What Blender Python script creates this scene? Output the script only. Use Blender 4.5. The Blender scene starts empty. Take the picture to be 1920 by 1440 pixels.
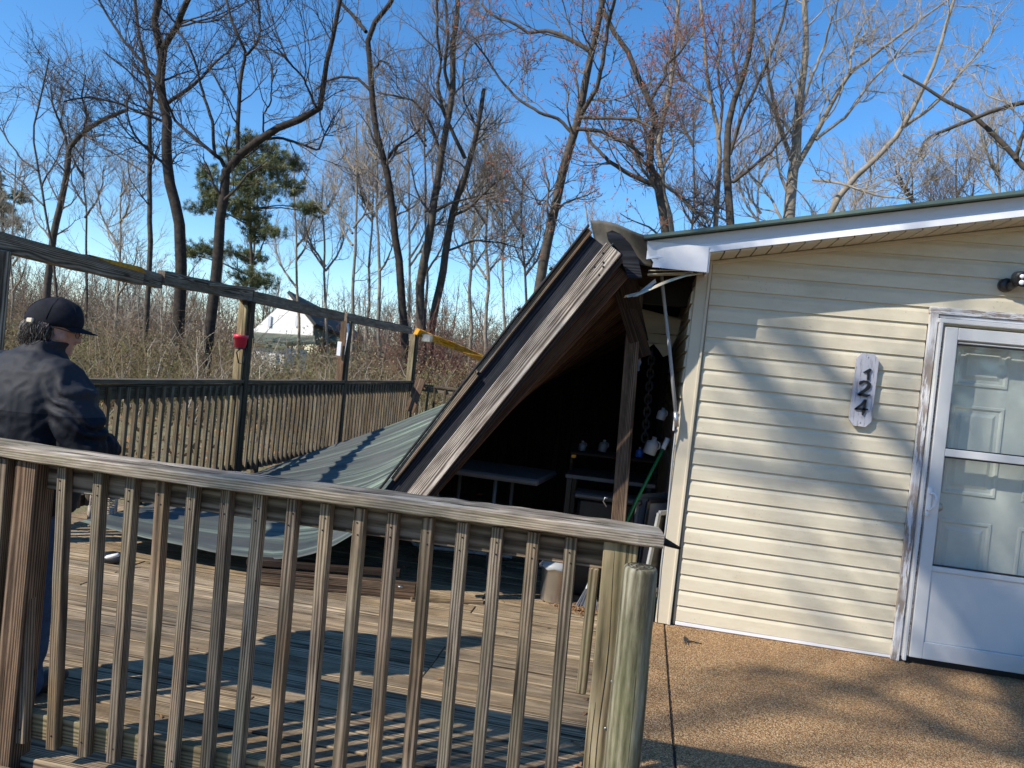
import bpy, math, random
import numpy as np
from mathutils import Vector, Matrix, Euler, noise as mnoise
R = math.radians
random.seed(7)
sc = bpy.context.scene
COL = sc.collection
# ------------------------------------------------------------------ camera
F_PX = 1420.0                       # focal length in pixels of the 1920 px wide photograph
_p, _r, _a = R(1.2), R(5.7), R(10)
EYE = Vector((0, 0, 1.5))
CF = Vector((-math.sin(_a)*math.cos(_p), math.cos(_a)*math.cos(_p), -math.sin(_p)))
_R0 = Vector((math.cos(_a), math.sin(_a), 0)); _U0 = _R0.cross(CF)
CR = _R0*math.cos(_r) + _U0*math.sin(_r); CU = _U0*math.cos(_r) - _R0*math.sin(_r)
cam = bpy.data.cameras.new('camera'); camo = bpy.data.objects.new('camera', cam); COL.objects.link(camo)
M = Matrix((CR, CU, -CF)).transposed().to_4x4(); M.translation = EYE
camo.matrix_world = M
cam.sensor_width = 36; cam.lens = 36*F_PX/1920; cam.clip_end = 2000; cam.clip_start = .05
cam.dof.use_dof = True; cam.dof.focus_distance = 3.3; cam.dof.aperture_fstop = 8.0
sc.camera = camo
# ------------------------------------------------------------------ light
SUN_AZ, SUN_EL = R(50), R(37)       # light travels towards +x/+y, 50 degrees off +y
w = bpy.data.worlds.new('World'); sc.world = w; w.use_nodes = True
nt = w.node_tree; nt.nodes.clear()
sky = nt.nodes.new('ShaderNodeTexSky'); sky.sky_type = 'NISHITA'; sky.sun_disc = False
sky.sun_elevation = SUN_EL; sky.sun_rotation = R(180)+SUN_AZ
sky.altitude = 600; sky.air_density = 1.0; sky.dust_density = 0.1; sky.ozone_density = 4.0
bg = nt.nodes.new('ShaderNodeBackground'); bg.inputs[1].default_value = 0.165
wo = nt.nodes.new('ShaderNodeOutputWorld')
hsv = nt.nodes.new('ShaderNodeHueSaturation'); hsv.inputs['Saturation'].default_value = 1.22
nt.links.new(sky.outputs[0], hsv.inputs['Color']); nt.links.new(hsv.outputs[0], bg.inputs[0]); nt.links.new(bg.outputs[0], wo.inputs[0])
sl = bpy.data.lights.new('sun', 'SUN'); sl.energy = 5.0; sl.angle = R(0.53); sl.color = (1, .93, .82)
so = bpy.data.objects.new('sun', sl); COL.objects.link(so)
SD = Vector((math.sin(SUN_AZ)*math.cos(SUN_EL), math.cos(SUN_AZ)*math.cos(SUN_EL), -math.sin(SUN_EL)))
so.rotation_euler = SD.to_track_quat('-Z', 'Y').to_euler(); so.location = (-10, -10, 20)
sc.view_settings.view_transform = 'Standard'; sc.view_settings.look = 'None'
sc.view_settings.exposure = 0.38; sc.view_settings.gamma = 1; sc.view_settings.use_curve_mapping = False
sc.render.engine = 'CYCLES'; sc.cycles.max_bounces = 6; sc.cycles.use_denoising = True

def ray(px, py):
    return CF*F_PX + CR*(px-960) - CU*(py-720)
def at(px, py, y):                  # where the sight line of a point of the photograph meets the upright plane at depth y
    d = ray(px, py); return EYE + d*(y/d.y)
def atz(px, py, z):
    d = ray(px, py); return EYE + d*((z-1.5)/d.z)
def atx(px, py, x):
    d = ray(px, py); return EYE + d*(x/d.x)

# ------------------------------------------------------------------ materials
class NT:
    def __init__(s, name):
        s.m = bpy.data.materials.new(name); s.m.use_nodes = True; s.t = s.m.node_tree
        s.b = s.t.nodes['Principled BSDF']; s.b.inputs['Roughness'].default_value = .7
        s.b.inputs['Specular IOR Level'].default_value = .3
    def n(s, typ, ins=None, **kw):
        x = s.t.nodes.new('ShaderNode'+typ)
        for k, v in kw.items(): setattr(x, k, v)
        for k, v in (ins or {}).items():
            if isinstance(v, bpy.types.NodeSocket): s.t.links.new(v, x.inputs[k])
            else: x.inputs[k].default_value = v
        return x
    def set(s, k, v):
        if isinstance(v, bpy.types.NodeSocket): s.t.links.new(v, s.b.inputs[k])
        else: s.b.inputs[k].default_value = v
    def coord(s, scale, rand=True):
        tc = s.n('TexCoord'); v = tc.outputs['Object']
        if rand:
            oi = s.n('ObjectInfo'); r = s.n('Math', {0: oi.outputs['Random'], 1: 37.3}, operation='MULTIPLY')
            v = s.n('VectorMath', {0: v, 1: r.outputs[0]}, operation='ADD').outputs[0]
        return s.n('VectorMath', {0: v, 1: scale}, operation='MULTIPLY').outputs[0]
    def noise(s, v, scale=1, detail=4, rough=.6, dist=0):
        return s.n('TexNoise', {'Vector': v, 'Scale': scale, 'Detail': detail, 'Roughness': rough, 'Distortion': dist}).outputs['Fac']
    def ramp(s, f, stops, interp='LINEAR'):
        x = s.n('ValToRGB', {'Fac': f}); e = x.color_ramp.elements; x.color_ramp.interpolation = interp
        while len(e) < len(stops): e.new(.5)
        for el, (p, c) in zip(e, stops):
            el.position = p; el.color = (c if isinstance(c, tuple) else (c, c, c)) + (1,)
        return x.outputs['Color']
    def mix(s, f, a, b, mode='MIX'):
        x = s.n('Mix', data_type='RGBA', blend_type=mode)
        for i, v in ((0, f), (6, a), (7, b)):
            if isinstance(v, bpy.types.NodeSocket): s.t.links.new(v, x.inputs[i])
            else: x.inputs[i].default_value = v if i == 0 else tuple(v)+(1,)
        return x.outputs[2]
    def math(s, a, b, op='MULTIPLY'):
        return s.n('Math', {0: a, 1: b}, operation=op).outputs[0]
    def bump(s, h, st=.3, d=.01):
        s.set('Normal', s.n('Bump', {'Height': h, 'Strength': st, 'Distance': d}).outputs[0])
MAT = {}
def wood(name, dark, mid, light, green=None, gamt=.0, bump=.6, rings=42, patch=None, rough=.85, spec=.2, warm=.55, crk=.34, wv=.22, dist=7., fs=(3.6, 130)):
    t = NT(name); t.set('Roughness', rough); t.set('Specular IOR Level', spec)
    tc = t.n('TexCoord'); oi = t.n('ObjectInfo'); rd = oi.outputs['Random']
    def fract(k): return t.math(t.math(rd, k), 1, 'MODULO')
    off = t.n('CombineXYZ', {0: t.math(rd, 57.3), 1: t.math(t.math(fract(7.13), .5, 'SUBTRACT'), .16), 2: t.math(t.math(fract(13.7), .35, 'SUBTRACT'), .16)})
    v = t.n('VectorMath', {0: tc.outputs['Object'], 1: off.outputs[0]}, operation='ADD').outputs[0]
    def sc_(*k): return t.n('VectorMath', {0: v, 1: k}, operation='MULTIPLY').outputs[0]
    fine = t.noise(sc_(fs[0], fs[1], fs[1]), 1, 5, .75)
    wav = t.n('TexWave', {'Vector': sc_(.10, 1, 1), 'Scale': rings, 'Distortion': dist, 'Detail': 2.5, 'Detail Scale': .22, 'Detail Roughness': .55}, wave_type='RINGS', rings_direction='X').outputs['Fac']
    big = t.noise(sc_(1.6, 6, 6), 1, 3, .6); mid_ = t.noise(sc_(4, 32, 32), 1, 4, .65); blot = t.noise(sc_(2.4, 7, 7), 1.3, 4, .6)
    g = t.math(t.math(t.math(fine, .42), t.math(wav, wv), 'ADD'), t.math(mid_, .58-wv), 'ADD')
    c = t.ramp(g, [(.36, dark), (.50, mid), (.645, light)])
    wm = t.math(t.ramp(big, [(.38, 0.), (.68, 1.)]), t.math(fract(5.71), warm+.3))
    c = t.mix(wm, c, t.ramp(g, [(.37, dark), (.645, tuple(min(1, x) for x in (patch or (mid[0]*1.35, mid[1]*1.05, mid[2]*.72))))]))
    if green:
        c = t.mix(t.math(t.ramp(t.noise(sc_(3, 9, 9), 1, 4, .7), [(.42, 0.), (.64, 1.)]), gamt), c, green)
    crack = t.ramp(t.noise(sc_(1.1, 55, 55), 1, 2, .5), [(crk-.06, (1., 1., 1.)), (crk-.02, (0., 0., 0.))])
    c = t.mix(t.math(crack, .8), c, (.012, .01, .008))
    c = t.n('HueSaturation', {'Color': c, 'Value': t.math(t.math(blot, 1.5), .28, 'ADD')}).outputs[0]
    kn = t.n('TexVoronoi', {'Vector': sc_(1.9, 5.5, 5.5), 'Scale': 1}, feature='F1').outputs['Distance']
    c = t.mix(t.ramp(kn, [(.02, .85), (.06, .5), (.09, 0.)]), c, tuple(x*.55 for x in dark))
    hs = t.n('HueSaturation', {'Color': c, 'Value': t.math(t.math(fract(3.37), .5), .74, 'ADD'), 'Saturation': 1.12, 'Hue': .502})
    t.set('Base Color', hs.outputs[0])
    t.bump(t.math(t.math(t.math(fine, .6), t.math(mid_, .4), 'ADD'), t.math(crack, -1.0), 'ADD'), bump, .003)
    MAT[name] = t.m; return t
wood('weathered_baluster', (0.055, 0.042, 0.032), (0.195, 0.155, 0.118), (0.37, 0.315, 0.25), (0.13, 0.13, 0.075), 0.3, patch=(.33, .19, .105))
wood('weathered_rail', (0.075, 0.06, 0.047), (0.235, 0.2, 0.162), (0.46, 0.41, 0.345), (0.17, 0.175, 0.1), 0.25, bump=1.0, wv=.14)
wood('green_post', (0.085, 0.066, 0.042), (0.255, 0.205, 0.135), (0.41, 0.345, 0.235), (0.19, 0.185, 0.095), 0.35, warm=.2)
wood('round_post_wood', (0.055, 0.048, 0.032), (0.2, 0.18, 0.125), (0.4, 0.375, 0.285), (0.155, 0.165, 0.085), 0.45, rings=16, warm=-.1, wv=.12, bump=.7, dist=9., fs=(10, 100))
wood('deck_wood', (0.07, 0.052, 0.036), (0.235, 0.18, 0.122), (0.42, 0.335, 0.235), bump=.7, patch=(.40, .27, .15))
wood('dark_rail', (0.022, 0.018, 0.013), (0.058, 0.046, 0.034), (0.12, 0.098, 0.072), (0.06, 0.06, 0.035), 0.3)
wood('far_baluster', (0.04, 0.032, 0.024), (0.125, 0.1, 0.074), (0.24, 0.2, 0.15), (0.1, 0.095, 0.055), 0.25)
wood('beam_wood', (.05, .038, .028), (.17, .13, .098), (.36, .30, .24), bump=1.0, patch=(.26, .15, .085))
wood('fresh_break', (.36, .16, .045), (.55, .28, .08), (.72, .44, .17), bump=.6)
wood('fascia_wood', (.045, .036, .03), (.20, .165, .138), (.50, .45, .39), bump=1.2, patch=(.24, .16, .11))
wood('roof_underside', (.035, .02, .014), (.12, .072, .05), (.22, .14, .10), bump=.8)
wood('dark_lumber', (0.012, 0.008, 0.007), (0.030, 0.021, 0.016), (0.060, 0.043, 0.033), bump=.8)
wood('recess_black', (.008, .009, .012), (.018, .02, .026), (.04, .042, .05), bump=.6)  # near-black wood: the dark of a recess and a hole put into the colour
wood('brown_post', (0.035, 0.024, 0.017), (0.1, 0.068, 0.048), (0.21, 0.155, 0.115), bump=.9, patch=(.24, .14, .085))
def plain(name, col, rough=.6, metal=0, spec=.4, var=.15, scale=6, bump=0, trans=0):
    t = NT(name); t.set('Roughness', rough); t.set('Metallic', metal); t.set('Specular IOR Level', spec)
    v = t.coord((1, 1, 1)); n = t.noise(v, scale, 5, .65)
    lo = tuple(c*(1-var) for c in col); hi = tuple(min(1, c*(1+var)) for c in col)
    t.set('Base Color', t.ramp(n, [(.3, lo), (.7, hi)]))
    if bump: t.bump(t.noise(v, scale*6, 4, .6), bump, .005)
    MAT[name] = t.m; return t
plain('bark_dark', (.045, .037, .031), .9, spec=.1, var=.5, scale=7, bump=1)
plain('bark_mid', (.085, .070, .056), .9, spec=.1, var=.45, scale=7, bump=1)
plain('bark_pale', (.25, .215, .17), .9, spec=.1, var=.35, scale=6, bump=1)
plain('twig_dark', (.075, .060, .050), .9, spec=.1, var=.3)
plain('twig_mid', (.17, .14, .115), .9, spec=.1, var=.3)
plain('twig_pale', (.33, .285, .23), .9, spec=.1, var=.25)
plain('twig_red', (.20, .095, .07), .9, spec=.1, var=.3)
plain('bud_red', (.42, .13, .07), .8, spec=.1, var=.3)
plain('pine_needle', (.10, .12, .055), .7, spec=.15, var=.4, scale=1.5)
plain('pine_needle_light', (.23, .23, .10), .7, spec=.15, var=.35, scale=1.5)
plain('brush_tan', (.25, .195, .115), .95, spec=.1, var=.4, scale=.8)
plain('brush_brown', (.16, .115, .075), .95, spec=.1, var=.4, scale=.8)
plain('brush_olive', (.15, .155, .06), .9, spec=.1, var=.4, scale=.8)
plain('leaf_dry', (.25, .14, .07), .8, spec=.2, var=.4, scale=20)
plain('white_metal', (.63, .63, .61), .55, spec=.5, var=.04, scale=3)
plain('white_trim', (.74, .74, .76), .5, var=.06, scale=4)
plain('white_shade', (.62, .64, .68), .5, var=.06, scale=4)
plain('green_roof', (.11, .155, .125), .45, var=.2, scale=3)
plain('soffit_vinyl', (.56, .50, .38), .5, var=.06, scale=4)
plain('black_plastic', (.012, .012, .014), .35, spec=.5, var=.2)
plain('grey_plastic', (.20, .21, .23), .5, var=.15)
plain('white_plastic', (.70, .71, .72), .4, var=.06)
plain('galvanized', (.62, .60, .57), .28, metal=.9, var=.12, scale=3)
plain('red_plastic', (.62, .03, .07), .4, var=.1)
plain('blue_plastic', (.02, .10, .40), .4, var=.1)
plain('green_paint', (.012, .16, .055), .45, var=.2)
plain('steel', (.42, .43, .44), .35, metal=.8, var=.2, scale=9)
plain('jeans', (.045, .075, .135), .9, spec=.1, var=.25, scale=30, bump=.3)
plain('skin', (.46, .235, .165), .55, spec=.35, var=.12, scale=25)
plain('cap_cloth', (.010, .011, .017), .85, spec=.2, var=.3, scale=60, bump=.3)
plain('hair_dark', (.045, .037, .032), .5, var=.3)
plain('hair_grey', (.20, .185, .17), .45, var=.3)
plain('far_white', (.86, .85, .82), .7, var=.06, scale=1)
plain('far_roof', (.045, .05, .052), .8, var=.3, scale=1)
plain('far_green', (.13, .145, .10), .8, var=.4, scale=.6)
plain('wicker', (.34, .29, .25), .7, var=.3, scale=30)
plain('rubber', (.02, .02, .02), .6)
plain('inner_door', (.60, .625, .585), .45, var=.05, scale=5)
plain('concrete_dark', (.10, .075, .05), .9, var=.3, scale=20)
plain('flashing', (.075, .065, .05), .6, var=.5, scale=5, bump=.5)  # brown sheet, darkened so the colour carries the shade on its underside
plain('dim_plastic', (.13, .135, .14), .5)  # dim plastic and steel: gloom under the roof is put into the colour
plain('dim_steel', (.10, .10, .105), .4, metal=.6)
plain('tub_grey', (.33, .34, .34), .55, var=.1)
t = NT('siding'); t.set('Roughness', .42); t.set('Specular IOR Level', .35)
v = t.coord((1, 1, 1)); n1 = t.noise(t.n('VectorMath', {0: v, 1: (1, 6, 6)}, operation='MULTIPLY').outputs[0], 3, 5, .6)
c = t.ramp(n1, [(.3, (.575, .515, .385)), (.7, (.65, .59, .45))])
sp = t.math(t.ramp(t.noise(v, 90, 2, .5), [(.66, 0.), (.72, 1.)]), t.ramp(t.noise(v, 4, 3, .6), [(.5, 0.), (.62, 1.)]))
c = t.mix(t.math(sp, .55), c, (.25, .22, .17))
gp_ = t.n('NewGeometry').outputs['Position']
dirt = t.ramp(t.noise(t.n('VectorMath', {0: gp_, 1: (1.6, 1.6, 3.2)}, operation='MULTIPLY').outputs[0], 1.2, 6, .72), [(.46, 0.), (.72, .42)])
c = t.mix(dirt, c, (.34, .29, .20))
t.set('Base Color', c); t.bump(t.noise(t.n('VectorMath', {0: v, 1: (3, 60, 60)}, operation='MULTIPLY').outputs[0], 1, 4, .6), .25, .003); MAT['siding'] = t.m
t = NT('aggregate'); t.set('Roughness', .75)
v = t.coord((1, 1, 1), False)
vo = t.n('TexVoronoi', {'Vector': v, 'Scale': 185.}, feature='F1'); vo2 = t.n('TexVoronoi', {'Vector': v, 'Scale': 62.}, feature='F1')
rc = t.n('SeparateColor', {0: vo.outputs['Color']})
c = t.ramp(rc.outputs[0], [(0., (.15, .08, .033)), (.22, (.37, .20, .083)), (.5, (.51, .30, .132)), (.75, (.62, .39, .185)), (.93, (.74, .53, .30)), (1., (.84, .69, .46))])
big = t.noise(v, 2.2, 5, .7)
c = t.mix(t.ramp(big, [(.35, .0), (.65, .35)]), c, (.20, .11, .055))
c = t.mix(t.ramp(vo.outputs['Distance'], [(.4, 0.), (.75, .75)]), c, (.07, .045, .025))
t.set('Base Color', c); t.bump(t.math(vo.outputs['Distance'], -1.), .9, .004); MAT['aggregate'] = t.m
def peel(name, base, under, amt, sc=(5, 45, 45)):
    t = NT(name); t.set('Roughness', .6); v = t.coord((1, 1, 1))
    n = t.noise(t.n('VectorMath', {0: v, 1: sc}, operation='MULTIPLY').outputs[0], 1.3, 6, .7); m = t.ramp(n, [(amt, 1.), (amt+.04, 0.)])
    big = t.ramp(t.noise(v, 3, 3, .6), [(.42, 0.), (.55, 1.)])
    m2 = t.math(m, big)
    t.set('Base Color', t.mix(m2, base, under)); t.bump(t.math(m2, -1.), .6, .003); MAT[name] = t.m
peel('peeling_white', (.66, .66, .67), (.27, .225, .19), .49)
peel('plaque_paint', (.47, .47, .51), (.30, .29, .31), .40, (60, 60, 6))
t = NT('jacket'); t.set('Roughness', .68); t.set('Specular IOR Level', .22)
tc = t.n('TexCoord'); sx = t.n('SeparateXYZ', {0: tc.outputs['Object']})
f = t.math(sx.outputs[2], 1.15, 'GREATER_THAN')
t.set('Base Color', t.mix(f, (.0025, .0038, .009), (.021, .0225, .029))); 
t.bump(t.noise(tc.outputs['Object'], 60, 3, .5), .08, .01); MAT['jacket'] = t.m
t = NT('metal_sheet'); t.set('Roughness', .62); t.set('Specular IOR Level', .3)
tc = t.n('TexCoord'); uv = tc.outputs['UV']
s1 = t.noise(t.n('VectorMath', {0: uv, 1: (1.6, 62, 1)}, operation='MULTIPLY').outputs[0], 1, 5, .65); s2 = t.noise(tc.outputs['Object'], 1.6, 4, .7)
c = t.ramp(s1, [(.36, (.014, .022, .020)), (.5, (.062, .085, .064)), (.60, (.25, .315, .235))])
c = t.mix(t.ramp(s2, [(.4, 0.), (.7, .75)]), c, (.10, .098, .092))
sx = t.n('SeparateXYZ', {0: uv})
c = t.mix(t.ramp(sx.outputs[0], [(.5, 0.), (.75, .6)]), c, (.066, .068, .070))
t.set('Base Color', c); t.bump(t.noise(uv, 9, 4, .6), .4, .01); MAT['metal_sheet'] = t.m
t = NT('ground'); v = t.coord((1, 1, 1), False)
c = t.ramp(t.noise(v, .9, 6, .75), [(.3, (.10, .085, .04)), (.5, (.19, .17, .075)), (.7, (.27, .21, .12))])
c = t.mix(t.ramp(t.noise(v, 22, 3, .8), [(.45, 0.), (.65, .7)]), c, (.30, .22, .13)); t.set('Base Color', c); t.set('Roughness', .95); t.bump(t.noise(v, 12, 5, .8), .8, .05); MAT['ground'] = t.m
t = NT('storm_glass')
gl = t.n('BsdfTransparent', {'Color': (.95, .96, .95, 1)})
gs = t.n('BsdfGlossy', {'Color': (.9, .95, 1, 1), 'Roughness': .03})
lw = t.n('LayerWeight', {'Blend': .5}); fr = t.math(t.math(t.math(lw.outputs['Facing'], 4, 'POWER'), .5), .035, 'ADD'); mx = t.n('MixShader', {0: fr, 1: gl.outputs[0], 2: gs.outputs[0]})
df = t.n('BsdfDiffuse', {'Color': (.5, .55, .52, 1)})
mx2 = t.n('MixShader', {0: t.math(t.ramp(t.noise(t.coord((1, 1, 1)), 5, 4, .7), [(.4, .02), (.8, .09)]), 1.), 1: mx.outputs[0], 2: df.outputs[0]})
t.t.links.new(mx2.outputs[0], t.t.nodes['Material Output'].inputs[0]); MAT['storm_glass'] = t.m
t = NT('clear_lens'); t.set('Base Color', (.85, .87, .9, 1)); t.set('Roughness', .15); MAT['clear_lens'] = t.m

# ------------------------------------------------------------------ object helpers
WM = {}
def tag(o, label=None, cat=None, group=None, kind=None):
    for k, v in (('label', label), ('category', cat), ('group', group), ('kind', kind)):
        if v: o[k] = v
    return o
def link(name, me, mat=None, parent=None, M=None):
    M = M or Matrix.Identity(4)
    o = bpy.data.objects.new(name, me)
    if me is not None and mat and len(me.materials) == 0: me.materials.append(MAT[mat])
    COL.objects.link(o); WM[o.name] = M.copy()
    if parent is not None:
        o.parent = parent; o.matrix_basis = WM[parent.name].inverted() @ M
    else: o.matrix_basis = M
    return o
def T(x, y=None, z=None):
    return Matrix.Translation((x, y, z) if y is not None else x)
def thing(name, loc, label, cat, group=None):
    o = link(name, None, None, None, T(Vector(loc))); return tag(o, label, cat, group)
def mesh(name, vs, fs, smooth=False, uv=None):
    me = bpy.data.meshes.new(name); me.from_pydata([tuple(v) for v in vs], [], fs); me.update()
    if smooth: me.shade_smooth()
    return me
_cache = {}
def chambox(l, w_, t_, c=.003, seg=1, jit=0, seed=0):
    k = (round(l, 3), round(w_, 3), round(t_, 3), c, seg, jit, seed)
    if k in _cache: return _cache[k]
    c = min(c, w_*.3, t_*.3); rnd = random.Random(seed)
    vs, fs = [], []
    xs = [-l/2] + [-l/2+c + (l-2*c)*i/seg for i in range(seg+1)] + [l/2]
    for i, x in enumerate(xs):
        e = c if i in (0, len(xs)-1) else 0
        a, b = w_/2-e, t_/2-e
        oy, oz = (rnd.uniform(-jit, jit), rnd.uniform(-jit, jit)) if jit and 1 < i < len(xs)-2 else (0, 0)
        for (y, z) in ((a-c, b), (a, b-c), (a, -b+c), (a-c, -b), (-a+c, -b), (-a, -b+c), (-a, b-c), (-a+c, b)):
            vs.append((x, y+oy, z+oz))
    for i in range(len(xs)-1):
        for j in range(8):
            q = (i*8+j, i*8+(j+1) % 8, (i+1)*8+(j+1) % 8, (i+1)*8+j); fs.append(q)
    fs.append(tuple(range(8))); fs.append(tuple((len(xs)-1)*8+7-j for j in range(8)))
    me = mesh('board', vs, fs); _cache[k] = me; return me
def board(name, p0, p1, w_, t_, mat, parent=None, nrm=(0, 1, 0), c=.003, seg=1, jit=0, seed=0, share=True):
    """a length of lumber from p0 to p1, t_ thick along nrm"""
    p0, p1 = Vector(p0), Vector(p1); X = (p1-p0); l = X.length; X.normalize()
    Z = Vector(nrm); Z = (Z - X*Z.dot(X)).normalized(); Y = Z.cross(X)
    me = chambox(l, w_, t_, c, seg, jit, seed)
    if len(me.materials) and me.materials[0] != MAT[mat]:
        me = me.copy(); me.materials.clear()
    if not len(me.materials): me.materials.append(MAT[mat])
    M = Matrix((X, Y, Z)).transposed().to_4x4(); M.translation = (p0+p1)/2
    return link(name, me, mat, parent, M)
def box(name, lo, hi, mat, parent=None, c=.003):
    lo, hi = Vector(lo), Vector(hi); d = hi-lo; m = (lo+hi)/2
    me = chambox(d.x, d.y, d.z, c)
    if len(me.materials) and me.materials[0] != MAT[mat]: me = me.copy(); me.materials.clear()
    return link(name, me, mat, parent, T(m))
def ringpath(pts, rad, n=12, closed_ends=True):
    pts = [Vector(p) for p in pts]; vs, fs = [], []
    rad = rad if isinstance(rad, (list, tuple)) else [rad]*len(pts)
    up = None
    for i, p in enumerate(pts):
        a = pts[max(0, i-1)]; b = pts[min(len(pts)-1, i+1)]; tt = (b-a).normalized()
        if up is None:
            up = Vector((0, 0, 1)) if abs(tt.z) < .9 else Vector((1, 0, 0))
        u = (up - tt*up.dot(tt)).normalized(); up = u; v = tt.cross(u)
        for k in range(n):
            an = 2*math.pi*k/n; vs.append(p + (u*math.cos(an)+v*math.sin(an))*rad[i])
    for i in range(len(pts)-1):
        for k in range(n): fs.append((i*n+k, i*n+(k+1) % n, (i+1)*n+(k+1) % n, (i+1)*n+k))
    if closed_ends:
        fs.append(tuple(n-1-k for k in range(n))); fs.append(tuple((len(pts)-1)*n+k for k in range(n)))
    return vs, fs
def tube(name, pts, rad, mat, parent=None, n=10, base=None, smooth=True):
    b = Vector(base) if base else (WM[parent.name].translation if parent is not None else Vector(pts[0]))
    vs, fs = ringpath([Vector(p)-b for p in pts], rad, n)
    me = mesh(name, vs, fs, smooth); return link(name, me, mat, parent, T(b))
def lathe(name, prof, mat, parent=None, loc=(0, 0, 0), n=28, M=None, smooth=True):
    vs, fs = [], []
    for r_, z in prof:
        for k in range(n):
            an = 2*math.pi*k/n; vs.append((r_*math.cos(an), r_*math.sin(an), z))
    for i in range(len(prof)-1):
        for k in range(n): fs.append((i*n+k, i*n+(k+1) % n, (i+1)*n+(k+1) % n, (i+1)*n+k))
    fs.append(tuple(n-1-k for k in range(n))); fs.append(tuple((len(prof)-1)*n+k for k in range(n)))
    me = mesh(name, vs, fs, smooth); return link(name, me, mat, parent, (M or T(Vector(loc))))
def slab(name, poly, th, mat, parent=None, nrm=None, base=None):
    """a flat sheet with outline poly (3D points) and thickness th"""
    P = [Vector(p) for p in poly]; b = Vector(base) if base else (WM[parent.name].translation if parent is not None else P[0].copy())
    n_ = Vector(nrm) if nrm else (P[1]-P[0]).cross(P[2]-P[0]).normalized()
    k = len(P); vs = [p-b for p in P]+[p-b-n_*th for p in P]
    fs = [tuple(range(k)), tuple(2*k-1-i for i in range(k))]+[(i, k+i, k+(i+1) % k, (i+1) % k) for i in range(k)]
    return link(name, mesh(name, vs, fs), mat, parent, T(b))
def gridsheet(name, G, th, mat, parent=None, uv=True, base=(0, 0, 0), smooth=True):
    nu, nv = len(G), len(G[0]); b = Vector(base)
    A = np.array([[list(p) for p in row] for row in G]) - np.array(b)
    du = np.gradient(A, axis=0); dv = np.gradient(A, axis=1); N = np.cross(du, dv); N /= np.linalg.norm(N, axis=2, keepdims=True)+1e-9
    B = A - N*th
    vs = np.concatenate([A.reshape(-1, 3), B.reshape(-1, 3)]); o = nu*nv; fs = []
    for i in range(nu-1):
        for j in range(nv-1):
            q = (i*nv+j, (i+1)*nv+j, (i+1)*nv+j+1, i*nv+j+1); fs.append(q); fs.append(tuple(o+x for x in reversed(q)))
    edge = [(0, j) for j in range(nv)]+[(i, nv-1) for i in range(1, nu)]+[(nu-1, j) for j in range(nv-2, -1, -1)]+[(i, 0) for i in range(nu-2, 0, -1)]
    for k in range(len(edge)):
        a = edge[k][0]*nv+edge[k][1]; c = edge[(k+1) % len(edge)]; c = c[0]*nv+c[1]; fs.append((a, c, o+c, o+a))
    me = mesh(name, vs, fs, smooth)
    if uv:
        ul = me.uv_layers.new(name='UVMap')
        li = np.zeros(len(me.loops), int); me.loops.foreach_get('vertex_index', li); li %= o
        U = np.stack([(li // nv)/(nu-1), (li % nv)/(nv-1)], 1); ul.data.foreach_set('uv', U.ravel())
    return link(name, me, mat, parent, T(b))

# ------------------------------------------------------------------ ground, slab, deck
def flat(name, x0, x1, y0, y1, z, mat, n=1):
    vs = [(x0, y0, z), (x1, y0, z), (x1, y1, z), (x0, y1, z)]
    o = link(name, mesh(name, vs, [(0, 1, 2, 3)]), mat); return tag(o, kind='structure')
gv, gf = [], []
NG = 60
for i in range(NG+1):
    for j in range(NG+1):
        x = -220+440*(i/NG); y = -120+520*(j/NG)
        x = math.copysign(abs(x/220)**1.8*220, x); 
        d = math.hypot(x, max(0, y-5))
        gv.append((x, y, -.42 + (.12*mnoise.noise(Vector((x*.2, y*.2, 0))) if d > 6 else 0) - (.012*max(0, d-12) if d < 60 else .58)))
for i in range(NG):
    for j in range(NG): gf.append((i*(NG+1)+j, (i+1)*(NG+1)+j, (i+1)*(NG+1)+j+1, i*(NG+1)+j+1))
tag(link('ground', mesh('ground', gv, gf, True), 'ground'), kind='structure')
pslab = box('porch_slab', (.272, -3, -.14), (7, 4.845, 0), 'aggregate', c=.004); tag(pslab, kind='structure')
tag(box('porch_slab_strip', (.006, -3, -.14), (.262, 4.845, -.002), 'aggregate', c=.004), kind='structure')
tag(box('slab_joint', (.258, -3, -.14), (.276, 4.84, -.012), 'concrete_dark', c=.001), kind='structure')
deck = link('deck_floor', None, None, None, T(-2.2, 6, 0)); tag(deck, kind='structure')
rnd = random.Random(3); pitch = .1475; row = 0; y = 2.335
plank_x = lambda: rnd.choice((-2.3, -1.5, -.9, -3.1))
while y < 13.5:
    cut = plank_x(); yj = rnd.uniform(-.002, .002)
    for (a, b) in ((-4.36, cut-.002), (cut+.002, -.0-rnd.uniform(0.0, .03))):
        zz = rnd.uniform(-.003, .003)
        board('deck_plank', (a, y, -.019+zz), (b, y, -.019+zz+rnd.uniform(-.002, .002)), pitch-.007-rnd.uniform(0, .004), .038, 'deck_wood', deck, nrm=(0, 0, 1), c=.004)
    y += pitch; row += 1
tag(box('deck_framing', (-4.36, 2.28, -.30), (-.03, 13.5, -.06), 'dark_lumber'), kind='structure')
# walkway boards on the near side of the railing
wk = link('walkway_floor', None, None, None, T(-1.5, 1.5, 0)); tag(wk, kind='structure')
for k in range(9):
    y = 2.135-k*.1475
    board('walkway_plank', (-4.3, y, -.02), (.04, y, -.02), .14, .038, 'green_post' if k == 0 else 'deck_wood', wk, nrm=(0, 0, 1))

# ------------------------------------------------------------------ near railing
YF = 2.27
rl = thing('deck_railing', (-1.1, YF, 0), 'weathered grey wooden deck railing in the foreground, in front of the person', 'railing')
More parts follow.
